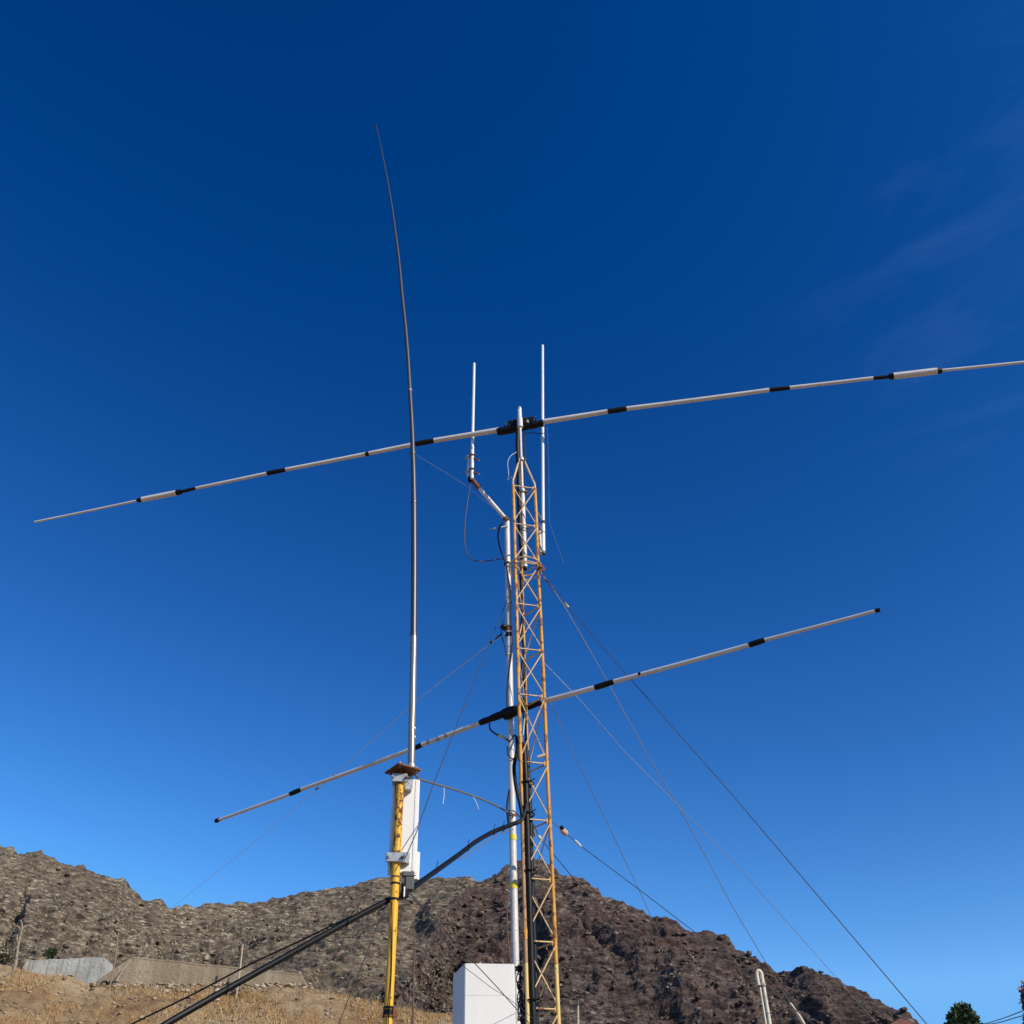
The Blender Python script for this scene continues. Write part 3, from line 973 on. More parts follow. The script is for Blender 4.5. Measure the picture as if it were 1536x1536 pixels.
# ------------------------------------------------------------------ galvanised pole beside the mast
PY = 10.05
pol_px = [(760.5, 781), (764.5, 1000), (770.0, 1300), (773, 1440)]
pp = [at(x, y, PY) for x, y in pol_px]
px_m = sum(p.x for p in pp) / 4
pole = empty('galvanised_pole', (px_m, PY, 0), 'tall spotted grey metal pole beside the lattice mast, yellow tape marks', 'pole')
pts = [Vector((pp[0].x, PY, pp[0].z)), Vector((pp[1].x, PY, pp[1].z)), Vector((pp[2].x, PY, pp[2].z)), Vector((pp[3].x, PY, pp[3].z)), Vector((px_m, PY, 0))]
r_p = 0.035
tube_o = G().tube(pts, [0.033, 0.035, 0.036, 0.036, 0.036], 18).build('shaft', 'galvanised', pole)
for y, hh in ((1257, 0.055), (1329, 0.06)):
    p = at(769.5 + (y - 1257) * 0.02, y, PY)
    G().tube([p - Vector((0, 0, hh / 2)), p + Vector((0, 0, hh / 2))], 0.0385, 18).build('yellow_tape', 'tape_yellow', pole)
for y, hh, mm in ((944, 0.05, 'rust'), (953, 0.05, 'black_tape'), (983, 0.012, 'plastic_white'), (1224, 0.02, 'rust'), (846, 0.03, 'black_tape')):
    p = at(763 + (y - 944) * 0.021, y, PY)
    G().tube([p - Vector((0, 0, hh / 2)), p + Vector((0, 0, hh / 2))], 0.041, 18).build('band', mm, pole)
p = at(763, 942, PY)
G().box(p + Vector((-0.035, -0.01, 0.0)), (0.12, 0.09, 0.03), Rz(20), 0.02).build('guy_plate', 'black_tape', pole)
G().tube([at(735, 794, PY - 0.1), at(762, 789, PY - 0.045)], 0.009, 6).build('short_rod', 'zinc_clamp', pole)
# the side arm that carries the small white antenna
arm = G().tube([at(707.5, 719, PY - 0.08), at(759, 779, PY)], [0.024, 0.027], 14).build('side_arm', 'aluminium', pole)
G().tube([at(708.5, 720, PY - 0.08), at(719, 733, PY - 0.062)], [0.029, 0.031], 12).build('rusty_sleeve', 'rust', arm)
G().tube([at(757, 777, PY - 0.003), at(762, 783, PY)], [0.036, 0.040], 12).build('arm_weld', 'rust', arm)


# ------------------------------------------------------------------ dipoles
def dipole(root, plane, segs):
    """segs: (part name, x0, y0, x1, y1, width px, material, parent index or None)"""
    made = []
    for nm, x0, y0, x1, y1, w, mat, par in segs:
        a, b = at_line(x0, y0, *plane), at_line(x1, y1, *plane)
        ws = w if isinstance(w, tuple) else (w, w)
        n = 3 if (b - a).length < 0.3 else 7
        pts, rs = [], []
        for i in range(n):
            t = i / (n - 1)
            p = a.lerp(b, t)
            p.z -= 0.012 * math.sin(math.pi * t) * ((b - a).length / 2) ** 2 * 0.5
            k = 1.0
            if 'tape' in mat and (b - a).length > 0.12:
                k = 1 + 0.10 * math.sin(i * 2.3)
            pts.append(p)
            rs.append(rad(ws[0] + (ws[1] - ws[0]) * t, p) * k)
        made.append(G().tube(pts, rs, 14).build(nm, mat, made[par] if par is not None else root))
    return made


UP = (CY + 0.085 + 0.195 * CX, -0.195)
c = at_line(780, 637, *UP)
dp = empty('dipole_antenna', c, 'long horizontal aluminium dipole at the mast head with two fat loading coils', 'antenna', 'horizontal dipoles')
AL, BT = 'aluminium', 'black_tape'
m_ = dipole(dp, UP, [
    ('element_tube', 52, 783, 206, 751, (3.2, 3.6), AL, None),
    ('loading_coil', 212, 749.5, 266, 738.8, 8.2, AL, None),
    ('coil_cap', 205.5, 750.8, 213, 749.3, (5, 8.8), BT, 1),
    ('coil_cap', 265, 739.0, 272, 737.5, (9.2, 7.5), BT, 1),
    ('joint_sleeve', 272, 737.5, 294, 732.3, 5.0, BT, None),
    ('element_tube', 294, 732.3, 402, 709.7, (4.8, 5.2), AL, None),
    ('joint_sleeve', 401, 710, 428.5, 704.5, 6.8, BT, None),
    ('element_tube', 428, 704.5, 624, 665.8, (5.8, 6.6), AL, None),
    ('joint_band', 548.5, 681.5, 553.5, 680.4, 6.9, BT, None),
    ('joint_sleeve', 623, 666, 652, 660.7, 7.8, BT, None),
    ('element_tube', 651, 660.8, 748, 645, (7.4, 8.2), AL, None),
    ('centre_sleeve', 746, 648, 779, 641.5, (11.5, 13), BT, None),
    ('centre_sleeve', 779, 641.5, 815, 634.5, (12.5, 10.5), BT, None),
    ('element_tube', 814, 632.8, 913, 617, (8.0, 7.2), AL, None),
    ('joint_sleeve', 912, 617.2, 940, 613, 8.2, BT, None),
    ('element_tube', 939, 613.1, 1154, 585, (6.8, 6.6), AL, None),
    ('joint_sleeve', 1153, 585.1, 1185, 581.6, 6.4, BT, None),
    ('element_tube', 1184, 581.7, 1311, 567.0, (5.8, 5.6), AL, None),
    ('joint_sleeve', 1310, 567.2, 1335, 564.9, 5.8, BT, None),
    ('loading_coil', 1339, 564.3, 1407, 556.3, 10.2, AL, None),
    ('coil_cap', 1333.5, 565.0, 1340, 564.1, (8.5, 11), BT, 19),
    ('coil_cap', 1406, 556.4, 1413, 555.7, (11, 7.5), BT, 19),
    ('element_tube', 1412, 555.8, 1610, 535.5, (4.8, 4.2), AL, None),
])
# clamp plate between the sleeve and the tube
pa, pb = at_line(764, 640, *UP), at_line(800, 634, *UP)
G().box((pa + pb) / 2 + Vector((0, -0.030, 0.02)), ((pb - pa).length * 1.1, 0.03, 0.10), Rz(math.degrees(math.atan2((pb - pa).y, (pb - pa).x))), 0.008).build('clamp_plate', BT, dp)
for x, y in ((757, 642), (768, 638), (790, 634), (803, 632)):
    p = at_line(x, y, *UP) + Vector((0, -0.045, 0))
    G().ring(p, 0.050, 0.005, 14, 6, Matrix.Rotation(R(90), 3, 'Y')).build('clamp_bolt', 'black_rubber', dp)
p = at_line(791, 637, *UP) + Vector((0, -0.06, 0.0))
G().box(p, (0.035, 0.02, 0.05), Rz(30)).build('junction', 'plastic_grey', dp, smooth=False)

LO = (PY - 0.075 - 0.58 * 0.07, -0.58)
c = at_line(766, 1072, *LO)
dl = empty('dipole_antenna', c, 'shorter sloping aluminium dipole clamped halfway up the grey pole', 'antenna', 'horizontal dipoles')
dipole(dl, LO, [
    ('end_cap', 323.5, 1231.5, 329, 1229.5, 6.2, BT, None),
    ('element_tube', 328, 1230, 437, 1190.5, (4.6, 5.0), AL, None),
    ('joint_sleeve', 435.5, 1191, 452, 1184, 6.8, BT, None),
    ('element_tube', 451, 1184.5, 626, 1120.6, (5.6, 6.4), AL, None),
    ('joint_sleeve', 622, 1122, 633, 1117.2, 7.4, BT, None),
    ('element_tube', 632, 1117.5, 722, 1083.5, (6.6, 7.2), AL, None),
    ('joint_band', 641, 1114, 646, 1112, 7.1, 'zinc_clamp', None),
    ('joint_band', 655, 1108.8, 660, 1106.9, 7.1, 'zinc_clamp', None),
    ('joint_band', 668, 1103.9, 672, 1102.3, 7.2, 'zinc_clamp', None),
    ('centre_sleeve', 720, 1084.2, 762, 1068, (8.5, 12.5), BT, None),
    ('centre_block', 756, 1072, 776, 1065, (17, 17), BT, None),
    ('centre_sleeve', 774, 1066, 813, 1053.4, (11, 8.6), BT, None),
    ('element_tube', 811, 1053.2, 896, 1030.3, (7.6, 7.2), AL, None),
    ('joint_sleeve', 893, 1031.3, 921, 1022.3, 8.6, BT, None),
    ('element_tube', 919, 1022.9, 1126, 966.8, (7.0, 6.6), AL, None),
    ('joint_band', 958.5, 1012.2, 962, 1011.2, 7.4, BT, None),
    ('joint_sleeve', 1124, 967.4, 1147, 960.0, 8.4, BT, None),
    ('element_tube', 1145, 960.6, 1315, 915.8, (5.6, 5.0), AL, None),
    ('end_cap', 1313, 916.4, 1320, 914.5, 6.4, BT, None),
])

# ------------------------------------------------------------------ vertical white antennas
vl = empty('vertical_antenna', at(708, 716, PY - 0.08), 'white fibreglass stick antenna on the slanting side arm', 'antenna', 'white stick antennas')
VY = PY - 0.16
a, b, c = at(711.3, 545, VY), at(708.6, 672, VY), at(708, 718, VY)
G().tube([b, a - Vector((0, 0, 0.02)), a, a + Vector((0, 0, 0.012))], [rad(4.6, b), rad(3.9, a), rad(3.4, a), rad(1.2, a)], 12).build('radome', 'fibreglass_white', vl)
G().tube([c, b + Vector((0, 0, 0.01))], [rad(5.2, c), rad(5.2, b)], 12).build('base_tube', 'fibreglass_white', vl)
G().tube([b - Vector((0, 0, 0.03)), b + Vector((0, 0, 0.02))], rad(5.9, b), 12).build('ferrule', 'zinc_clamp', vl)
a2, c2 = at(703, 683, VY + 0.05), at(702, 716, VY + 0.05)
G().tube([c2, a2], rad(4.0, c2), 10).build('mount_tube', 'galvanised', vl)
for y in (686, 707):
    p = at(706, y, VY + 0.03)
    G().ring(p + Vector((-0.025, 0.01, 0)), 0.035, 0.010, 14, 6).build('clamp', 'zinc_clamp', vl)
    G().ring(p + Vector((0.02, -0.03, 0)), 0.030, 0.010, 14, 6).build('clamp', 'rust', vl)
    d1, d2 = at(708, y + 1, VY), at(717.5, y + 4, VY - 0.03)
    G().tube([d1, d2], 0.013, 8).build('clamp_arm', 'rust', vl)
    G().tube([d2, d2 + Vector((0.02, -0.005, -0.012))], 0.007, 6).build('clamp_bolt', 'zinc_clamp', vl)
G().box(at(705, 719, VY + 0.04), (0.05, 0.05, 0.06), Rz(20), 0.01).build('arm_joint', 'black_tape', vl)

vr = empty('vertical_antenna', at(815, 831, RY_), 'white fibreglass stick antenna fixed along the mast\'s outer leg', 'antenna', 'white stick antennas')
OY = 9.80
a, b, c = at(813.8, 518, OY), at(814.6, 783, OY), at(815, 829, OY)
m1 = at(814, 650, OY)
G().tube([b, m1, a - Vector((0, 0, 0.02)), a, a + Vector((0, 0, 0.012))], [rad(5.0, b), rad(4.6, m1), rad(3.8, a), rad(3.4, a), rad(1.2, a)], 12).build('radome', 'fibreglass_white', vr)
G().tube([c, b], [rad(6.2, c), rad(5.6, b)], 12).build('base_tube', 'fibreglass_white', vr)
G().tube([b - Vector((0, 0, 0.03)), b + Vector((0, 0, 0.015))], rad(6.2, b), 12).build('ferrule', 'black_tape', vr)
G().tube([c - Vector((0, 0, 0.02)), c + Vector((0, 0, 0.015))], rad(6.8, c), 12).build('base_cap', 'plastic_grey', vr)
a2, c2 = at(809.5, 797, OY - 0.01), at(811.5, 831, OY - 0.01)
G().tube([c2, a2], rad(3.6, c2), 10).build('mount_tube', 'galvanised', vr)
for y in (783, 799, 829):
    d1, d2 = Vector((RX_, RY_ + 0.01, 0)), at(814.7, y, OY)
    d1.z = d2.z - 0.02
    G().tube([d1 + Vector((0.018, 0, 0)), d2], 0.010, 8).build('standoff', 'zinc_clamp', vr)
    G().ring(d2, 0.024, 0.006, 12, 6).build('clamp', 'zinc_clamp', vr)

# ------------------------------------------------------------------ yellow pole with the whip and the panel antenna
YX, YY = -0.886, 7.2
zt = at(601.5, 1166, YY).z
yp = empty('yellow_pole', (YX, YY, 0), 'chipped yellow painted steel pole with a rusty plate on top', 'pole')
zm = at(596, 1290, YY).z
G().tube([Vector((YX, YY, 0)), Vector((YX, YY, zm * 0.5)), Vector((YX, YY, zm))], 0.0295, 18).build('shaft', 'yellow_paint', yp)
G().tube([Vector((YX, YY, zm)), Vector((YX, YY, zt))], 0.0293, 18).build('upper_shaft', 'yellow_chipped', yp)
zp = at(602, 1157, YY).z
pl = G().box((YX + 0.015, YY, zp), (0.20, 0.20, 0.012), Rz(38)).build('top_plate', 'rust', yp, smooth=False)
for k in range(4):
    a = R(38 + 45 + 90 * k)
    q = Vector((YX + 0.015 + 0.105 * math.cos(a), YY + 0.105 * math.sin(a), zp))
    G().tube([q - Vector((0, 0, 0.015)), q + Vector((0, 0, 0.03))], 0.007, 6).build('plate_bolt', 'zinc_clamp', pl)
for k in range(3):
    rt = Rz(38 + 120 * k)
    G().prism([Vector((YX, YY, zp - 0.006)) + rt @ Vector(v) for v in ((0.02, -0.004, 0), (0.085, -0.004, 0), (0.02, -0.004, -0.06))],
              [Vector((YX, YY, zp - 0.006)) + rt @ Vector(v) for v in ((0.02, 0.004, 0), (0.085, 0.004, 0), (0.02, 0.004, -0.06))]).build('rib', 'rust', pl, smooth=False)
for y, hh, rr, mm in ((1349.5, 0.014, 0.034, BT), (1326, 0.012, 0.033, BT), (1316, 0.010, 0.033, 'rust'), (1512, 0.012, 0.036, BT), (1519, 0.03, 0.035, BT), (1525, 0.012, 0.037, 'rust')):
    z = at(591, y, YY).z
    G().tube([(YX, YY, z - hh / 2), (YX, YY, z + hh / 2)], rr, 18).build('band', mm, yp)
z = at(588, 1520, YY).z
G().box((YX + 0.045, YY - 0.01, z), (0.03, 0.02, 0.05), Rz(15)).build('band_bolt', 'rust', yp, smooth=False)
tag(G().tube(spline([at(587.5, 1352, YY - 0.04), at(588.2, 1400, YY - 0.036), at(587.0, 1460, YY - 0.034), at(584, 1512, YY - 0.04), at(580, 1580, YY - 0.036), at(576, 1700, YY - 0.036)], 4), 0.0032, 6).build('cable', 'black_rubber', origin=(YX, YY - .04, 0)), 'thin black lead taped down the front of the yellow pole', 'cable')

# whip
WY = 7.24
wp = [(616.6, 1156, 10.2), (617.6, 1100, 10.0), (619.2, 1030, 9.6), (620.4, 952, 9.0), (620.9, 880, 8.7), (621.0, 820, 8.4), (620.8, 754, 7.9), (620.2, 710, 7.2), (619.2, 680, 6.8), (617.9, 640, 6.2), (614.8, 586, 5.6), (611.8, 537, 5.3),
      (608.4, 494, 5.1), (603.4, 447, 4.8), (598.3, 392, 4.1), (593.0, 349, 3.4), (585.6, 297, 2.5), (576.5, 246, 1.8), (570, 214, 1.4), (564, 187, 0.9)]
w3 = [at(x, y, WY) for x, y, _ in wp]
wr = [rad(w * 1.08, p) for (_, _, w), p in zip(wp, w3)]
wh = empty('whip_antenna', w3[0], 'very tall thin telescopic fibreglass whip, bent at the tip, on the yellow pole', 'antenna')


def whip_part(i0, i1, k, mat, taper_end=None):
    pts = w3[i0:i1 + 1]
    rs = [r * k for r in wr[i0:i1 + 1]]
    G().tube(spline(pts, 5), list(np.interp(np.linspace(0, len(pts) - 1, (len(pts) - 1) * 5 + 1), range(len(pts)), rs)) if len(pts) > 2 else rs, 16).build('section', mat, wh)


whip_part(0, 3, 1.0, 'whip_lower')
whip_part(3, 6, 0.97, 'whip_upper')
whip_part(6, 8, 0.96, 'whip_upper')
whip_part(8, 10, 0.97, 'whip_upper')
whip_part(10, 19, 0.97, 'whip_upper')
for i, (kk, mm) in {3: (1.08, 'whip_upper'), 6: (1.08, 'whip_upper'), 8: (1.10, 'whip_upper'), 10: (1.14, 'whip_lower')}.items():
    d = Vector((0, 0, 0.015))
    G().tube([w3[i] - d, w3[i] + d], wr[i] * kk, 16).build('ferrule', mm, wh)
for y, x in ((1093, 619.5), (1106, 619.0)):
    p = at(x, y, WY)
    G().tube([p - Vector((0.004, 0, 0.006)), p + Vector((-0.004, 0, 0.006))], rad(10.4, p), 16).build('strap', 'plastic_white', wh)
G().tube([w3[0] - Vector((0, 0, 0.004)), w3[0] + Vector((0, 0, 0.05))], wr[0] * 1.12, 16).build('foot_socket', 'zinc_clamp', wh)

# panel antenna behind the yellow pole
SY = YY + 0.060
ptop, pbot = at(609, 1168, SY), at(603, 1310, SY)
ph = ptop.z - pbot.z
pcx = (ptop.x + pbot.x) / 2 + 0.003
sa = empty('panel_antenna', (pcx, SY, pbot.z), 'white upright panel antenna clamped behind the yellow pole', 'antenna')
rot = Rz(9)
pc = Vector((pcx, SY, (ptop.z + pbot.z) / 2))
G().box(pc + rot @ Vector((0, 0.035, 0)), (0.205, 0.055, ph), rot, 0.022).build('radome', 'plastic_white', sa)
G().box(pc + rot @ Vector((0.0, 0.001, 0)), (0.196, 0.012, ph * 0.985), rot, 0.004).build('back_plate', 'plastic_white', sa)
G().box(pc + rot @ Vector((-0.094, -0.016, -0.03)), (0.012, 0.03, ph * 0.90), rot).build('side_flange', 'plastic_white', sa, smooth=False)
G().box(pc + rot @ Vector((0.076, -0.007, 0)), (0.014, 0.005, ph * 0.95), rot).build('side_flange', 'plastic_white', sa, smooth=False)
zl = at(595, 1289, YY).z
zu = at(600, 1170, YY).z
for z, nm in ((zu, 'u'), (zl, 'l')):
    G().box((YX - 0.004, YY - 0.036, z), (0.135 if nm == 'l' else 0.115, 0.024, 0.062), Rz(6), 0.006).build('clamp_jaw', 'zinc_clamp', sa)
    G().box((YX + 0.002, YY + 0.036, z), (0.135, 0.014, 0.062), Rz(6), 0.006).build('clamp_jaw', 'zinc_clamp', sa)
    for s in (-1, 1):
        G().tube([(YX + s * 0.052, YY - 0.075 + s * 0.005, z), (YX + s * 0.052, YY + 0.12 + s * 0.005, z)], 0.0065, 8).build('clamp_bolt', 'zinc_clamp', sa)
        G().tube([(YX + s * 0.052, YY - 0.062 + s * 0.005, z), (YX + s * 0.052, YY - 0.048 + s * 0.005, z)], 0.013, 6).build('clamp_nut', 'rust' if s > 0 else 'zinc_clamp', sa)
    G().box((YX + 0.05, YY + 0.040, z + (0.0 if nm == 'u' else 0.02)), (0.075, 0.05, 0.075), Rz(9), 0.01).build('bracket', 'zinc_clamp', sa)
G().box((YX + 0.055, YY + 0.03, zu - 0.055), (0.055, 0.06, 0.035), Rz(9), 0.006).build('bracket', 'zinc_clamp', sa)
# radio below the panel
rc = at(612, 1312, YY + 0.06)
ru = empty('radio_unit', rc, 'grey radio box with a white cover hung below the panel antenna', 'radio')
G().box(rc, (0.085, 0.05, 0.03), Rz(9), 0.008).build('top_box', 'plastic_grey', ru)
G().box(rc + Vector((0.01, 0.0, -0.065)), (0.07, 0.045, 0.085), Rz(9), 0.014).build('body', 'plastic_grey', ru)
wc = at(620.5, 1299, YY + 0.16)
G().box(wc, (0.085, 0.035, 0.20), Rz(9), 0.014).build('cover', 'plastic_white', ru)
for k in range(3):
    q = rc + Vector((-0.035 + 0.018 * k, -0.015, -0.06))
    G().tube(spline([q, q + Vector((0, 0, -0.06)), q + Vector((-0.01, 0.0, -0.12)), at(607 + 2 * k, 1338, YY + 0.06)], 4), 0.006, 6).build('lead', 'black_rubber', ru)
q = at(608, 1336, YY + 0.055)
G().box(q, (0.05, 0.04, 0.085), Rz(10), 0.008).build('connector_block', 'black_rubber', ru)
G().tube([q + Vector((-0.005, -0.022, -0.05)), q + Vector((-0.005, -0.022, 0.02))], 0.006, 8).build('connector', 'plastic_white', ru)


# ------------------------------------------------------------------ cables
def cable(name, px, r, mat, label, cat='cable', group=None, sub=8, n=10, extend=False):
    pts = [at(*p) if len(p) == 3 else Vector(p[0]) for p in px]
    if extend:
        d = (pts[-1] - pts[-2])
        if d.z < 0:
            pts.append(pts[-1] + d * (pts[-1].z / -d.z))
    o = G().tube(spline(pts, sub), r, n).build(name, mat, origin=pts[-1])
    return tag(o, label, cat, group)


# thick bundle: mast -> yellow pole -> away to the lower left
bA = [(790, 1205, 9.46), (783, 1229, 9.42), (770, 1236, 9.36), (742, 1247, 9.1), (715, 1262, 8.7), (690, 1281, 8.3), (658, 1304, 7.85), (626, 1327, 7.4), (603, 1343, 7.27)]
bB = [(603, 1343, 7.27), (584, 1350, 7.24), (520, 1384, 7.15), (420, 1440, 7.0), (330, 1490, 6.85), (250, 1536, 6.7), (130, 1608, 6.5)]
cb = empty('cable_bundle', at(603, 1343, 7.27), 'thick black cable bundle slung from the mast past the yellow pole', 'cable')


def strand(px, r, dz, mat='black_rubber', name='strand', dy=0.0):
    pts = [at(*p) + Vector((0, dy, dz)) for p in px]
    return G().tube(spline(pts, 6), r, 10).build(name, mat, cb)


for k, (r, dz, dy) in enumerate(((0.019, 0.003, 0.0), (0.009, -0.014, -0.004), (0.0075, 0.015, 0.006))):
    strand(bA, r, dz, dy=dy)
    strand(bB, r * 1.05, dz, dy=dy)
strand([(770, 1239, 9.34), (742, 1250, 9.1), (700, 1278, 8.5), (690, 1284, 8.28)], 0.004, -0.03, 'rope_grey', 'tie_cord')
for x, y, Y in ((755, 1243, 9.2), (741, 1248, 9.09), (702, 1272, 8.48), (655, 1306, 7.82), (520, 1384, 7.15), (340, 1485, 6.87)):
    p = at(x, y, Y)
    G().ring(p, 0.024, 0.004, 12, 6, Matrix.Rotation(R(90), 3, 'Y') @ Matrix.Rotation(R(-30), 3, 'X')).build('cable_tie', BT, cb)
    G().tube([p + Vector((0, -0.02, 0.025)), p + Vector((0.012, -0.03, 0.065))], 0.003, 5).build('tie_tail', BT, cb)

# cables clamped inside the lattice
mc = empty('cable_bundle', Vector((0.06, 9.60, 0)), 'fat black pipe like cables running down inside the lattice mast', 'cable')
zt1 = at(786, 1130, 9.6).z
for k, (x, y, r, zz) in enumerate(((0.068, 9.505, 0.030, zt1), (0.100, 9.560, 0.022, zt1 - 0.05), (0.055, 9.58, 0.016, zt1 - 0.1))):
    pts = [Vector((x + 0.006 * noise.noise(Vector((t * 0.7, k * 5, 1))), y, zz * (1 - t / 20))) for t in range(21)]
    pts[0] += Vector((-0.01, 0.04, 0.08))
    G().tube(pts, r, 12).build('strand', 'black_rubber', mc)
for y in (1226, 1312, 1505, 1180):
    z = at(792, y, 9.6).z
    G().ring((0.074, 9.535, z), 0.068, 0.007, 18, 6).build('cable_tie', BT, mc)
    G().tube([(0.11, 9.47, z), (0.16, 9.46, z + 0.02)], 0.006, 6).build('tie_tail', BT, mc)
wv = [Vector((MX - 0.020 + 0.010 * math.sin(t * 1.9) + 0.005 * math.sin(t * 4.7), MY - 0.022, at(783, 862, MY).z + (at(789, 1130, MY).z - at(783, 862, MY).z) * t / 16)) for t in range(17)]
tag(G().tube(spline(wv, 4), 0.0075, 8).build('cable', 'black_rubber', origin=wv[-1]), 'wavy thin black lead hugging the rear leg of the lattice mast', 'cable')
# slack loop between pole and mast
cable('cable', [(775, 1106, 9.9), (776, 1125, 9.75), (771, 1150, 9.6), (774, 1180, 9.5), (780, 1205, 9.46), (784, 1226, 9.43)], 0.019, 'black_rubber', 'short black cable bowed between the grey pole and the mast')
cable('cable', [(734.5, 1083, PY - 0.05), (735, 1093, PY - 0.10), (742, 1100, PY - 0.12), (748, 1103, PY - 0.12), (760, 1109, PY - 0.12), (765, 1112, PY - 0.05), (772, 1103, PY - 0.04), (776, 1112, PY - .1), (778, 1140, 9.7)], 0.009, 'black_rubber', 'black feed lead hanging in a hook under the shorter dipole')
o = empty('cable_connector', at(752, 1105, PY - 0.12), 'small yellowish plug on the hooked feed lead', 'connector')
G().tube([at(747, 1102, PY - 0.12), at(749, 1103, PY - 0.12), at(757, 1107.5, PY - 0.12), at(760, 1109, PY - 0.12)], [0.010, 0.017, 0.015, 0.010], 10).build('plug', 'connector', o)
# cables on the mast head
cable('cable', [(776.3, 646, CY - 0.03), (776.0, 670, CY - 0.03), (776.6, 690, CY - 0.03), (777.6, 720, CY - 0.03), (778.5, 760, CY - 0.03), (780, 800, CY - 0.02), (783, 838, CY - 0.02)], 0.024, 'black_rubber', 'black feed cable strapped down the tube at the mast head')
cable('cable', [(786.5, 648, CY - 0.03), (786.8, 662, CY - 0.03), (787, 690, CY - 0.02), (788, 740, CY), (789, 800, CY + 0.02)], 0.006, 'black_rubber', 'thin dark lead down the far side of the head tube')
cable('cable', [(775, 678, CY - 0.06), (767, 683, CY - 0.08), (762.5, 690, CY - 0.09), (761.5, 698, CY - 0.10), (762.5, 705, CY - 0.1), (763, 712, CY - 0.1), (762, 720, CY - 0.06), (767, 716, LY + 0.0)], 0.0036, 'rope_white', 'thin pale loop of wire left of the mast head')
cable('cable', [(787, 650, CY - 0.04), (795, 649, CY - 0.06), (806, 650, CY - 0.06), (813, 650, 9.52), (818, 650, 9.5)], 0.005, 'black_rubber', 'short dark jumper lead from mast head to white stick')
# coax of the small antenna
cable('cable', [(706, 724, PY - 0.1), (702.5, 745, PY - 0.15), (698.5, 772, PY - 0.18), (696.8, 800, PY - 0.18), (698, 822, PY - 0.18), (704, 836, PY - 0.18), (714, 841, PY - 0.16), (730, 841.5, PY - 0.12), (748, 838.5, PY - 0.07), (760, 838, PY - 0.045)], 0.0065, 'wire_dark', 'thin coax drooping in a wide loop from the side arm')
cable('cable', [(762, 779, PY - 0.05), (755, 783, PY - 0.07), (749, 792, PY - 0.08), (747, 804, PY - 0.08), (749, 818, PY - 0.08), (754, 834, PY - 0.07), (759, 846, PY - 0.05), (763, 870, PY - 0.045), (766, 890, PY - 0.045), (767, 930, PY - 0.045), (768, 970, PY - 0.045), (763, 1010, PY - .045), (760.5, 1040, PY - .045), (761, 1064, PY - .06)], 0.009, 'black_rubber', 'black cable curling round the top of the grey pole and down it')
cable('cable', [(755, 930, PY - 0.02), (752.5, 945, PY - 0.05), (753, 956, PY - 0.06), (757, 968, PY - 0.05), (760, 985, PY - 0.045)], 0.006, 'black_rubber', 'little dark loop of cable at the collar of the grey pole')
cable('cable', [(761, 1120, PY - 0.03), (762, 1132, PY - 0.05), (768, 1138, PY - 0.05), (773, 1136, PY - 0.04)], 0.006, 'black_rubber', 'short dark strap loop below the shorter dipole')
cable('cable', [(764, 1185, PY - 0.03), (761, 1205, PY - 0.05), (761, 1220, PY - 0.05), (763, 1240, PY - 0.04)], 0.010, 'black_rubber', 'dark cable bulging off the grey pole near the tie')
cable('cable', [(773, 1350, PY - 0.0), (761.5, 1352, PY - 0.04), (761, 1390, PY - 0.05), (763, 1420, PY - 0.05), (766, 1442, PY - 0.05), (775, 1452, PY - 0.05), (782, 1456, PY - .1)], 0.007, 'brown_rod', 'brown lead following the grey pole above the white box')
# tie cable yellow pole - mast
tc_ = empty('tie_rope', at(770, 1224, PY - 0.05), 'grey rope stretched between the panel antenna and the grey pole', 'rope')
rp_ = [at(*p) for p in [(622, 1160, 7.3), (627, 1167, 7.35), (633, 1170, 7.45), (660, 1178, 7.9), (690, 1187, 8.45), (720, 1198, 9.0), (745, 1209, 9.5), (762, 1219, 9.9), (770, 1225, PY - 0.04)]]
G().tube(spline(rp_, 6), 0.0085, 8).build('rope', 'rope_grey', tc_)
G().tube(spline([at(760, 1217, 9.85), at(770, 1216, PY - 0.05), at(778, 1224, 9.8), at(785, 1226, 9.6)], 5), 0.007, 8).build('rope_end', 'rope_grey', tc_)
for (x, y, Y, x2, y2) in ((666, 1180, 8.0, 664.5, 1206), (710, 1195, 8.8, 718, 1214)):
    G().tube([at(x, y, Y), at((x + x2) / 2 + 1, (y + y2) / 2, Y), at(x2, y2, Y)], 0.0026, 5).build('tie_tail', 'plastic_white', tc_)

# thin cable above the thick bundle
cable('cable', [(590, 1349, 7.26), (560, 1362, 7.22), (520, 1378, 7.2), (440, 1416, 7.3), (380, 1444, 7.3), (290, 1491, 7.3), (200, 1535, 7.3), (90, 1590, 7.3)], 0.006, 'black_rubber', 'single thin black line just above the thick cable bundle')


# ------------------------------------------------------------------ guy wires
def guy(px, r, mat, label, extend=True, sag=0.0, fittings=(), cat='wire'):
    pts = [at(*p) for p in px]
    if extend:
        d = pts[-1] - pts[-2]
        pts.append(pts[-1] + d * (pts[-1].z / -d.z))
    e = empty('guy_wire', pts[-1], label, cat)
    poly = []
    for a, b in zip(pts, pts[1:]):
        for k in range(10):
            p = a.lerp(b, k / 10)
            poly.append(p)
    poly.append(pts[-1])
    G().tube(poly, r * 0.85, 6).build('wire', mat, e)
    for (x0, y0, x1, y1, Y0, Y1, w, mm, nm) in fittings:
        a, b = at(x0, y0, Y0), at(x1, y1, Y1)
        G().tube([a, a.lerp(b, 0.2), a.lerp(b, 0.8), b], [rad(w * 0.5, a), rad(w, a), rad(w, b), rad(w * 0.5, b)], 8).build(nm, mm, e)
    return e


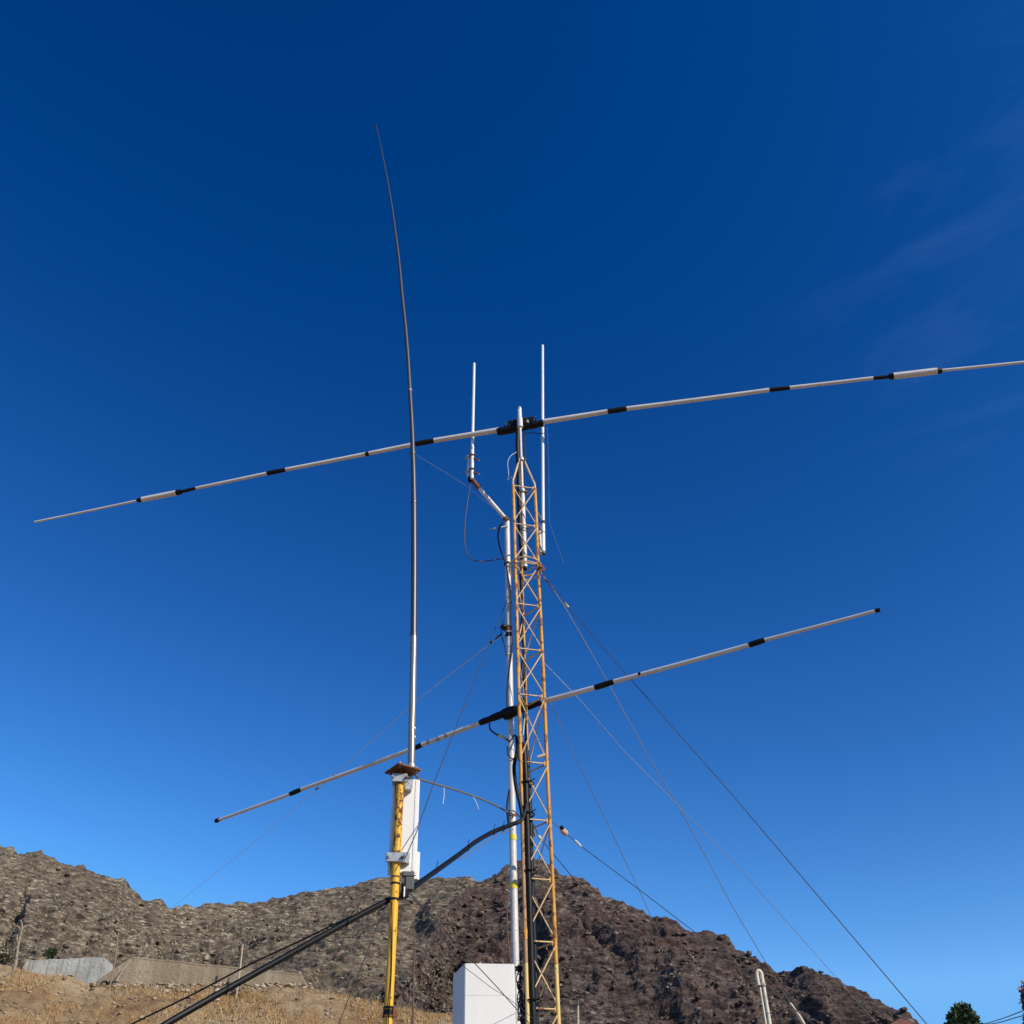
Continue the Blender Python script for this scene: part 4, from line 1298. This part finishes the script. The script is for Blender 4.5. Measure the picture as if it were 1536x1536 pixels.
gz = RY_ - 0.05
guy([(813, 857, gz), (822, 872, 9.5), (829, 882, 9.48), (850, 907, 9.45), (905, 972, 9.35), (1100, 1194, 9.0), (1390, 1536, 8.4)], 0.0052, 'wire_dark', 'dark guy wire running outermost from the mast collar to the far side', fittings=[(825, 877, 830, 884, 9.5, 9.48, 2.8, 'rust', 'shackle'), (847, 904, 853, 911, 9.45, 9.44, 3.2, 'connector', 'wire_clip')])
guy([(811, 859, gz), (828, 881, 9.55), (850, 915, 9.7), (900, 1002, 10.1), (960, 1112, 10.6), (1030, 1232, 11.2), (1100, 1362, 11.9), (1186, 1506, 12.8)], 0.0058, 'wire_steel', 'pale guy wire from the mast collar down to a cream tensioner', fittings=[(1185, 1504, 1195, 1519, 12.78, 12.9, 4, 'pipe_cream', 'tensioner'), (1194, 1517, 1208, 1540, 12.9, 13.05, 6, 'pipe_cream', 'tensioner'), (817, 868, 823, 874, 9.5, 9.52, 3.0, 'rust', 'shackle')])
guy([(815, 993, 9.65), (870, 1050, 9.9), (940, 1131, 10.3), (1000, 1191, 10.6), (1100, 1292, 11.1), (1262, 1475, 12.2)], 0.0036, 'wire_steel', 'thin pale guy wire leaving the mast below the collar')
guy([(822, 1046, 9.62), (860, 1130, 10.1), (905, 1222, 10.8), (960, 1338, 11.8), (1000, 1426, 12.8), (1047, 1534, 14.2)], 0.0042, 'wire_steel', 'thin guy wire dropping steeply from the mast at the shorter dipole')
guy([(822, 1227, 9.57), (842, 1244, 9.65), (870, 1268, 9.8), (957, 1333, 10.4), (1042, 1398, 11.0), (1140, 1474, 11.9)], 0.0052, 'wire_dark', 'lowest dark wire with a ceramic insulator beside the mast', fittings=[(841, 1243, 851, 1252, 9.645, 9.7, 9, 'ceramic', 'insulator'), (841, 1239, 845, 1245, 9.63, 9.65, 6, 'black_tape', 'strap'), (862, 1260, 872, 1270, 9.76, 9.81, 3.4, 'rope_white', 'wire_clip')])
guy([(800, 1236, 9.72), (809, 1256, 9.8), (829, 1280, 9.9), (859, 1316, 10.1), (925, 1393, 10.7), (985, 1460, 11.3), (1052, 1532, 12.1)], 0.0050, 'wire_dark', 'dark wire from inside the mast crossing the brown peak', fittings=[(807, 1253, 813, 1261, 9.79, 9.82, 4.5, 'rope_white', 'wire_clip'), (799, 1238, 802, 1255, 9.72, 9.78, 4, 'wood_pole', 'thimble')])
guy([(757, 950, PY - 0.04), (741, 962, 10.4), (725, 973, 10.8), (620, 1055, 13.2), (500, 1164, 17.0), (380, 1265, 22.5), (257, 1362, 31.0), (180, 1431, 39.0)], 0.0055, 'rope_white', 'pale rope slanting down from the grey pole to the far bank', extend=False, fittings=[(752, 951, 742, 961, 10.1, 10.4, 3.4, 'black_tape', 'strain_insulator'), (738, 962, 735, 965, 10.45, 10.5, 3.4, 'black_tape', 'strain_insulator'), (503, 1161, 496, 1168, 16.9, 17.2, 2.6, 'ceramic', 'strain_insulator'), (478, 1181, 473, 1185, 17.9, 18.1, 2.6, 'wire_dark', 'strain_insulator')])
guy([(765, 890, PY - 0.05), (735, 962, 9.6), (700, 1050, 9.0), (680, 1101, 8.6), (650, 1176, 7.7), (624, 1250, 7.16), (606, 1291, 7.12)], 0.0046, 'wire_dark', 'dark line tied from the grey pole down to the panel clamp', extend=False)
guy([(577, 1360, 7.22), (560, 1404, 7.25), (545, 1442, 7.3), (508, 1536, 7.4)], 0.0032, 'wire_dark', 'fine dark stay dropping from the yellow pole over the grass')
guy([(625, 682, WY + 0.02), (630, 686, 7.3), (660, 704, 8.0), (700, 729, 9.0), (725, 750, 9.6), (757, 776, PY - 0.03)], 0.0028, 'wire_steel', 'hair thin wire from the tall whip to the side arm', extend=False)
guy([(612, 1337, 7.24), (625, 1350, 7.4), (645, 1371, 7.6), (700, 1432, 8.1), (745, 1480, 8.4), (792, 1533, 8.75)], 0.0042, 'wire_dark', 'dark wire from the yellow pole across the white box')
guy([(617, 1342, 7.26), (660, 1402, 7.6), (697, 1451, 8.0), (735, 1480, 8.3), (765, 1499, 8.6), (800, 1528, 9.0)], 0.0026, 'wire_dark', 'second fainter wire crossing the white box')
guy([(821, 640, 9.52), (823, 700, 9.52), (824, 783, 9.52), (843, 838, 9.6), (846, 846, 9.62)], 0.0016, 'wire_steel', 'hair thin loose wire beside the tall white stick', extend=False)
cable('cable', [(1470, 1538, 30), (1500, 1529, 27), (1522, 1521, 25), (1600, 1490, 20)], 0.010, 'wire_dark', 'upper dark telephone line beside the reddish bush')
cable('cable', [(1450, 1540, 30), (1492, 1535, 27), (1522, 1527, 25), (1600, 1503, 20)], 0.010, 'wire_dark', 'lower dark telephone line beside the reddish bush')

# ------------------------------------------------------------------ rod, white box, tangle and gooseneck pipes
RY2 = 8.6
p = at(621.8, 1392, RY2)
q = at(619, 1534, RY2)
tag(G().tube([Vector((p.x, RY2, p.z)), Vector(((p.x + q.x) / 2, RY2, (p.z + q.z) / 2)), Vector((q.x, RY2, q.z)), Vector((q.x, RY2, 0))], [0.003, 0.0065, 0.009, 0.010], 8).build('metal_rod', 'brown_rod', origin=(q.x, RY2, 0)), 'slim brown metal rod standing between yellow pole and white box', 'rod')

BY = 8.75
c1 = at(697, 1445, BY)
Z = c1.z
c2 = at_z(772, 1446, Z)
c0 = at_z(681, 1462, Z)
ux = Vector((c2.x - c1.x, c2.y - c1.y, 0))
bw = ux.length
ux.normalize()
uy = Vector((-ux.y, ux.x, 0))
bd = 0.42
yaw = math.degrees(math.atan2(ux.y, ux.x))
ctr = Vector((c1.x, c1.y, 0)) + ux * bw / 2 + uy * bd / 2
wb = empty('white_box', (ctr.x, ctr.y, 0), 'plain white box shaped pillar in front of the grey pole', 'pillar')
sv = Vector((c0.x - c1.x, c0.y - c1.y, 0)).normalized() * 0.36
zj = at(735, 1492, BY).z


def pillar_block(z0, z1, inset, name):
    cs_ = [c1, c1 + ux * bw, c1 + ux * bw + sv, c1 + sv]
    m_c = sum((Vector((p.x, p.y, 0)) for p in cs_), Vector()) / 4
    ring_ = []
    for p in cs_:
        q_ = Vector((p.x, p.y, 0))
        ring_.append(q_ + (m_c - q_).normalized() * inset)
    # chamfered corners
    loop = []
    for k in range(4):
        a_, p_, b_ = ring_[k - 1], ring_[k], ring_[(k + 1) % 4]
        loop += [p_ + (a_ - p_).normalized() * 0.007, p_ + (b_ - p_).normalized() * 0.007]
    return G().prism([v + Vector((0, 0, z1)) for v in loop], [v + Vector((0, 0, z0)) for v in loop]).build(name, 'white_plaster', wb)


pillar_block(0.0, zj - 0.002, 0.0, 'lower_block')
pillar_block(zj - 0.002, zj + 0.002, 0.004, 'joint')
pillar_block(zj + 0.002, Z, 0.0005, 'upper_block')
G().box(Vector((c1.x, c1.y, Z)) + ux * 0.13 + uy * 0.02 + Vector((0, 0, 0.006)), (0.02, 0.02, 0.014), Rz(yaw)).build('cap_screw', 'zinc_clamp', wb, smooth=False)

te = empty('cable_tangle', at(780, 1530, 9.55), 'messy knot of dark leads between the white box and the mast', 'cable')
for k in range(7):
    pts = []
    x, y = 778 + random.uniform(-3, 4), 1447 + random.uniform(0, 10)
    while y < 1536:
        pts.append(at(x, y, 9.62 + random.uniform(-0.06, 0.06)))
        y += random.uniform(4, 17)
        x = 780 + (y - 1490) * 0.03 + random.uniform(-5, 5)
        if random.random() < 0.25:
            y -= random.uniform(4, 10)
    G().tube(spline(pts, 5), random.choice((0.004, 0.0055, 0.007)), 6).build('lead', random.choice(('black_rubber', 'black_rubber', 'wire_dark', 'wire_steel')), te)
G().box(at(779, 1453, 9.6), (0.05, 0.05, 0.035), Rz(30), 0.008).build('lead_knot', 'black_tape', te)

for k, (x0, y0, x1, y1, Y, w, lab) in enumerate(((1143, 1464, 1155, 1540, 11.6, 5.6, 'thicker cream pipe with a hooked top before the mountain'), (1140.5, 1482, 1149, 1540, 11.68, 3.2, 'slim cream pipe beside the hooked pipe'))):
    a, b = at(x0, y0, Y), at(x1, y1, Y)
    xm = (a.x + b.x) / 2
    e = empty('vent_pipe', (xm, Y, 0), lab, 'pipe', 'cream pipes')
    r = rad(w, a)
    top = Vector((xm, Y, a.z))
    if k == 0:
        bend = [top, top + Vector((-0.002, 0, 0.030)), top + Vector((-0.016, 0.0, 0.050)), top + Vector((-0.034, 0.0, 0.050)), top + Vector((-0.048, 0.002, 0.030)), top + Vector((-0.050, 0.004, -0.01)), top + Vector((-0.046, 0.006, -0.09))]
        G().tube([Vector((xm, Y, 0)), Vector((xm, Y, a.z * 0.6))] + spline(bend, 5), r, 12).build('pipe', 'pipe_cream', e)
        z = at(x0, 1476, Y).z
        G().tube([(xm, Y, z - 0.02), (xm, Y, z + 0.02)], r * 1.22, 12).build('coupling', 'pipe_cream', e)
        G().tube([(xm, Y, z - 0.026), (xm, Y, z - 0.02)], r * 1.26, 12).build('coupling', 'rust', e)
        z = at(1150, 1520, Y).z
        G().tube([(xm, Y, z - 0.006), (xm, Y, z + 0.006)], r * 1.25, 12).build('strap', 'zinc_clamp', e)
    else:
        G().tube([Vector((xm, Y, 0)), top], r, 12).build('pipe', 'pipe_cream', e)
        G().tube([top - Vector((0, 0, 0.02)), top + Vector((0, 0, 0.004))], r * 1.3, 12).build('cap', 'zinc_clamp', e)
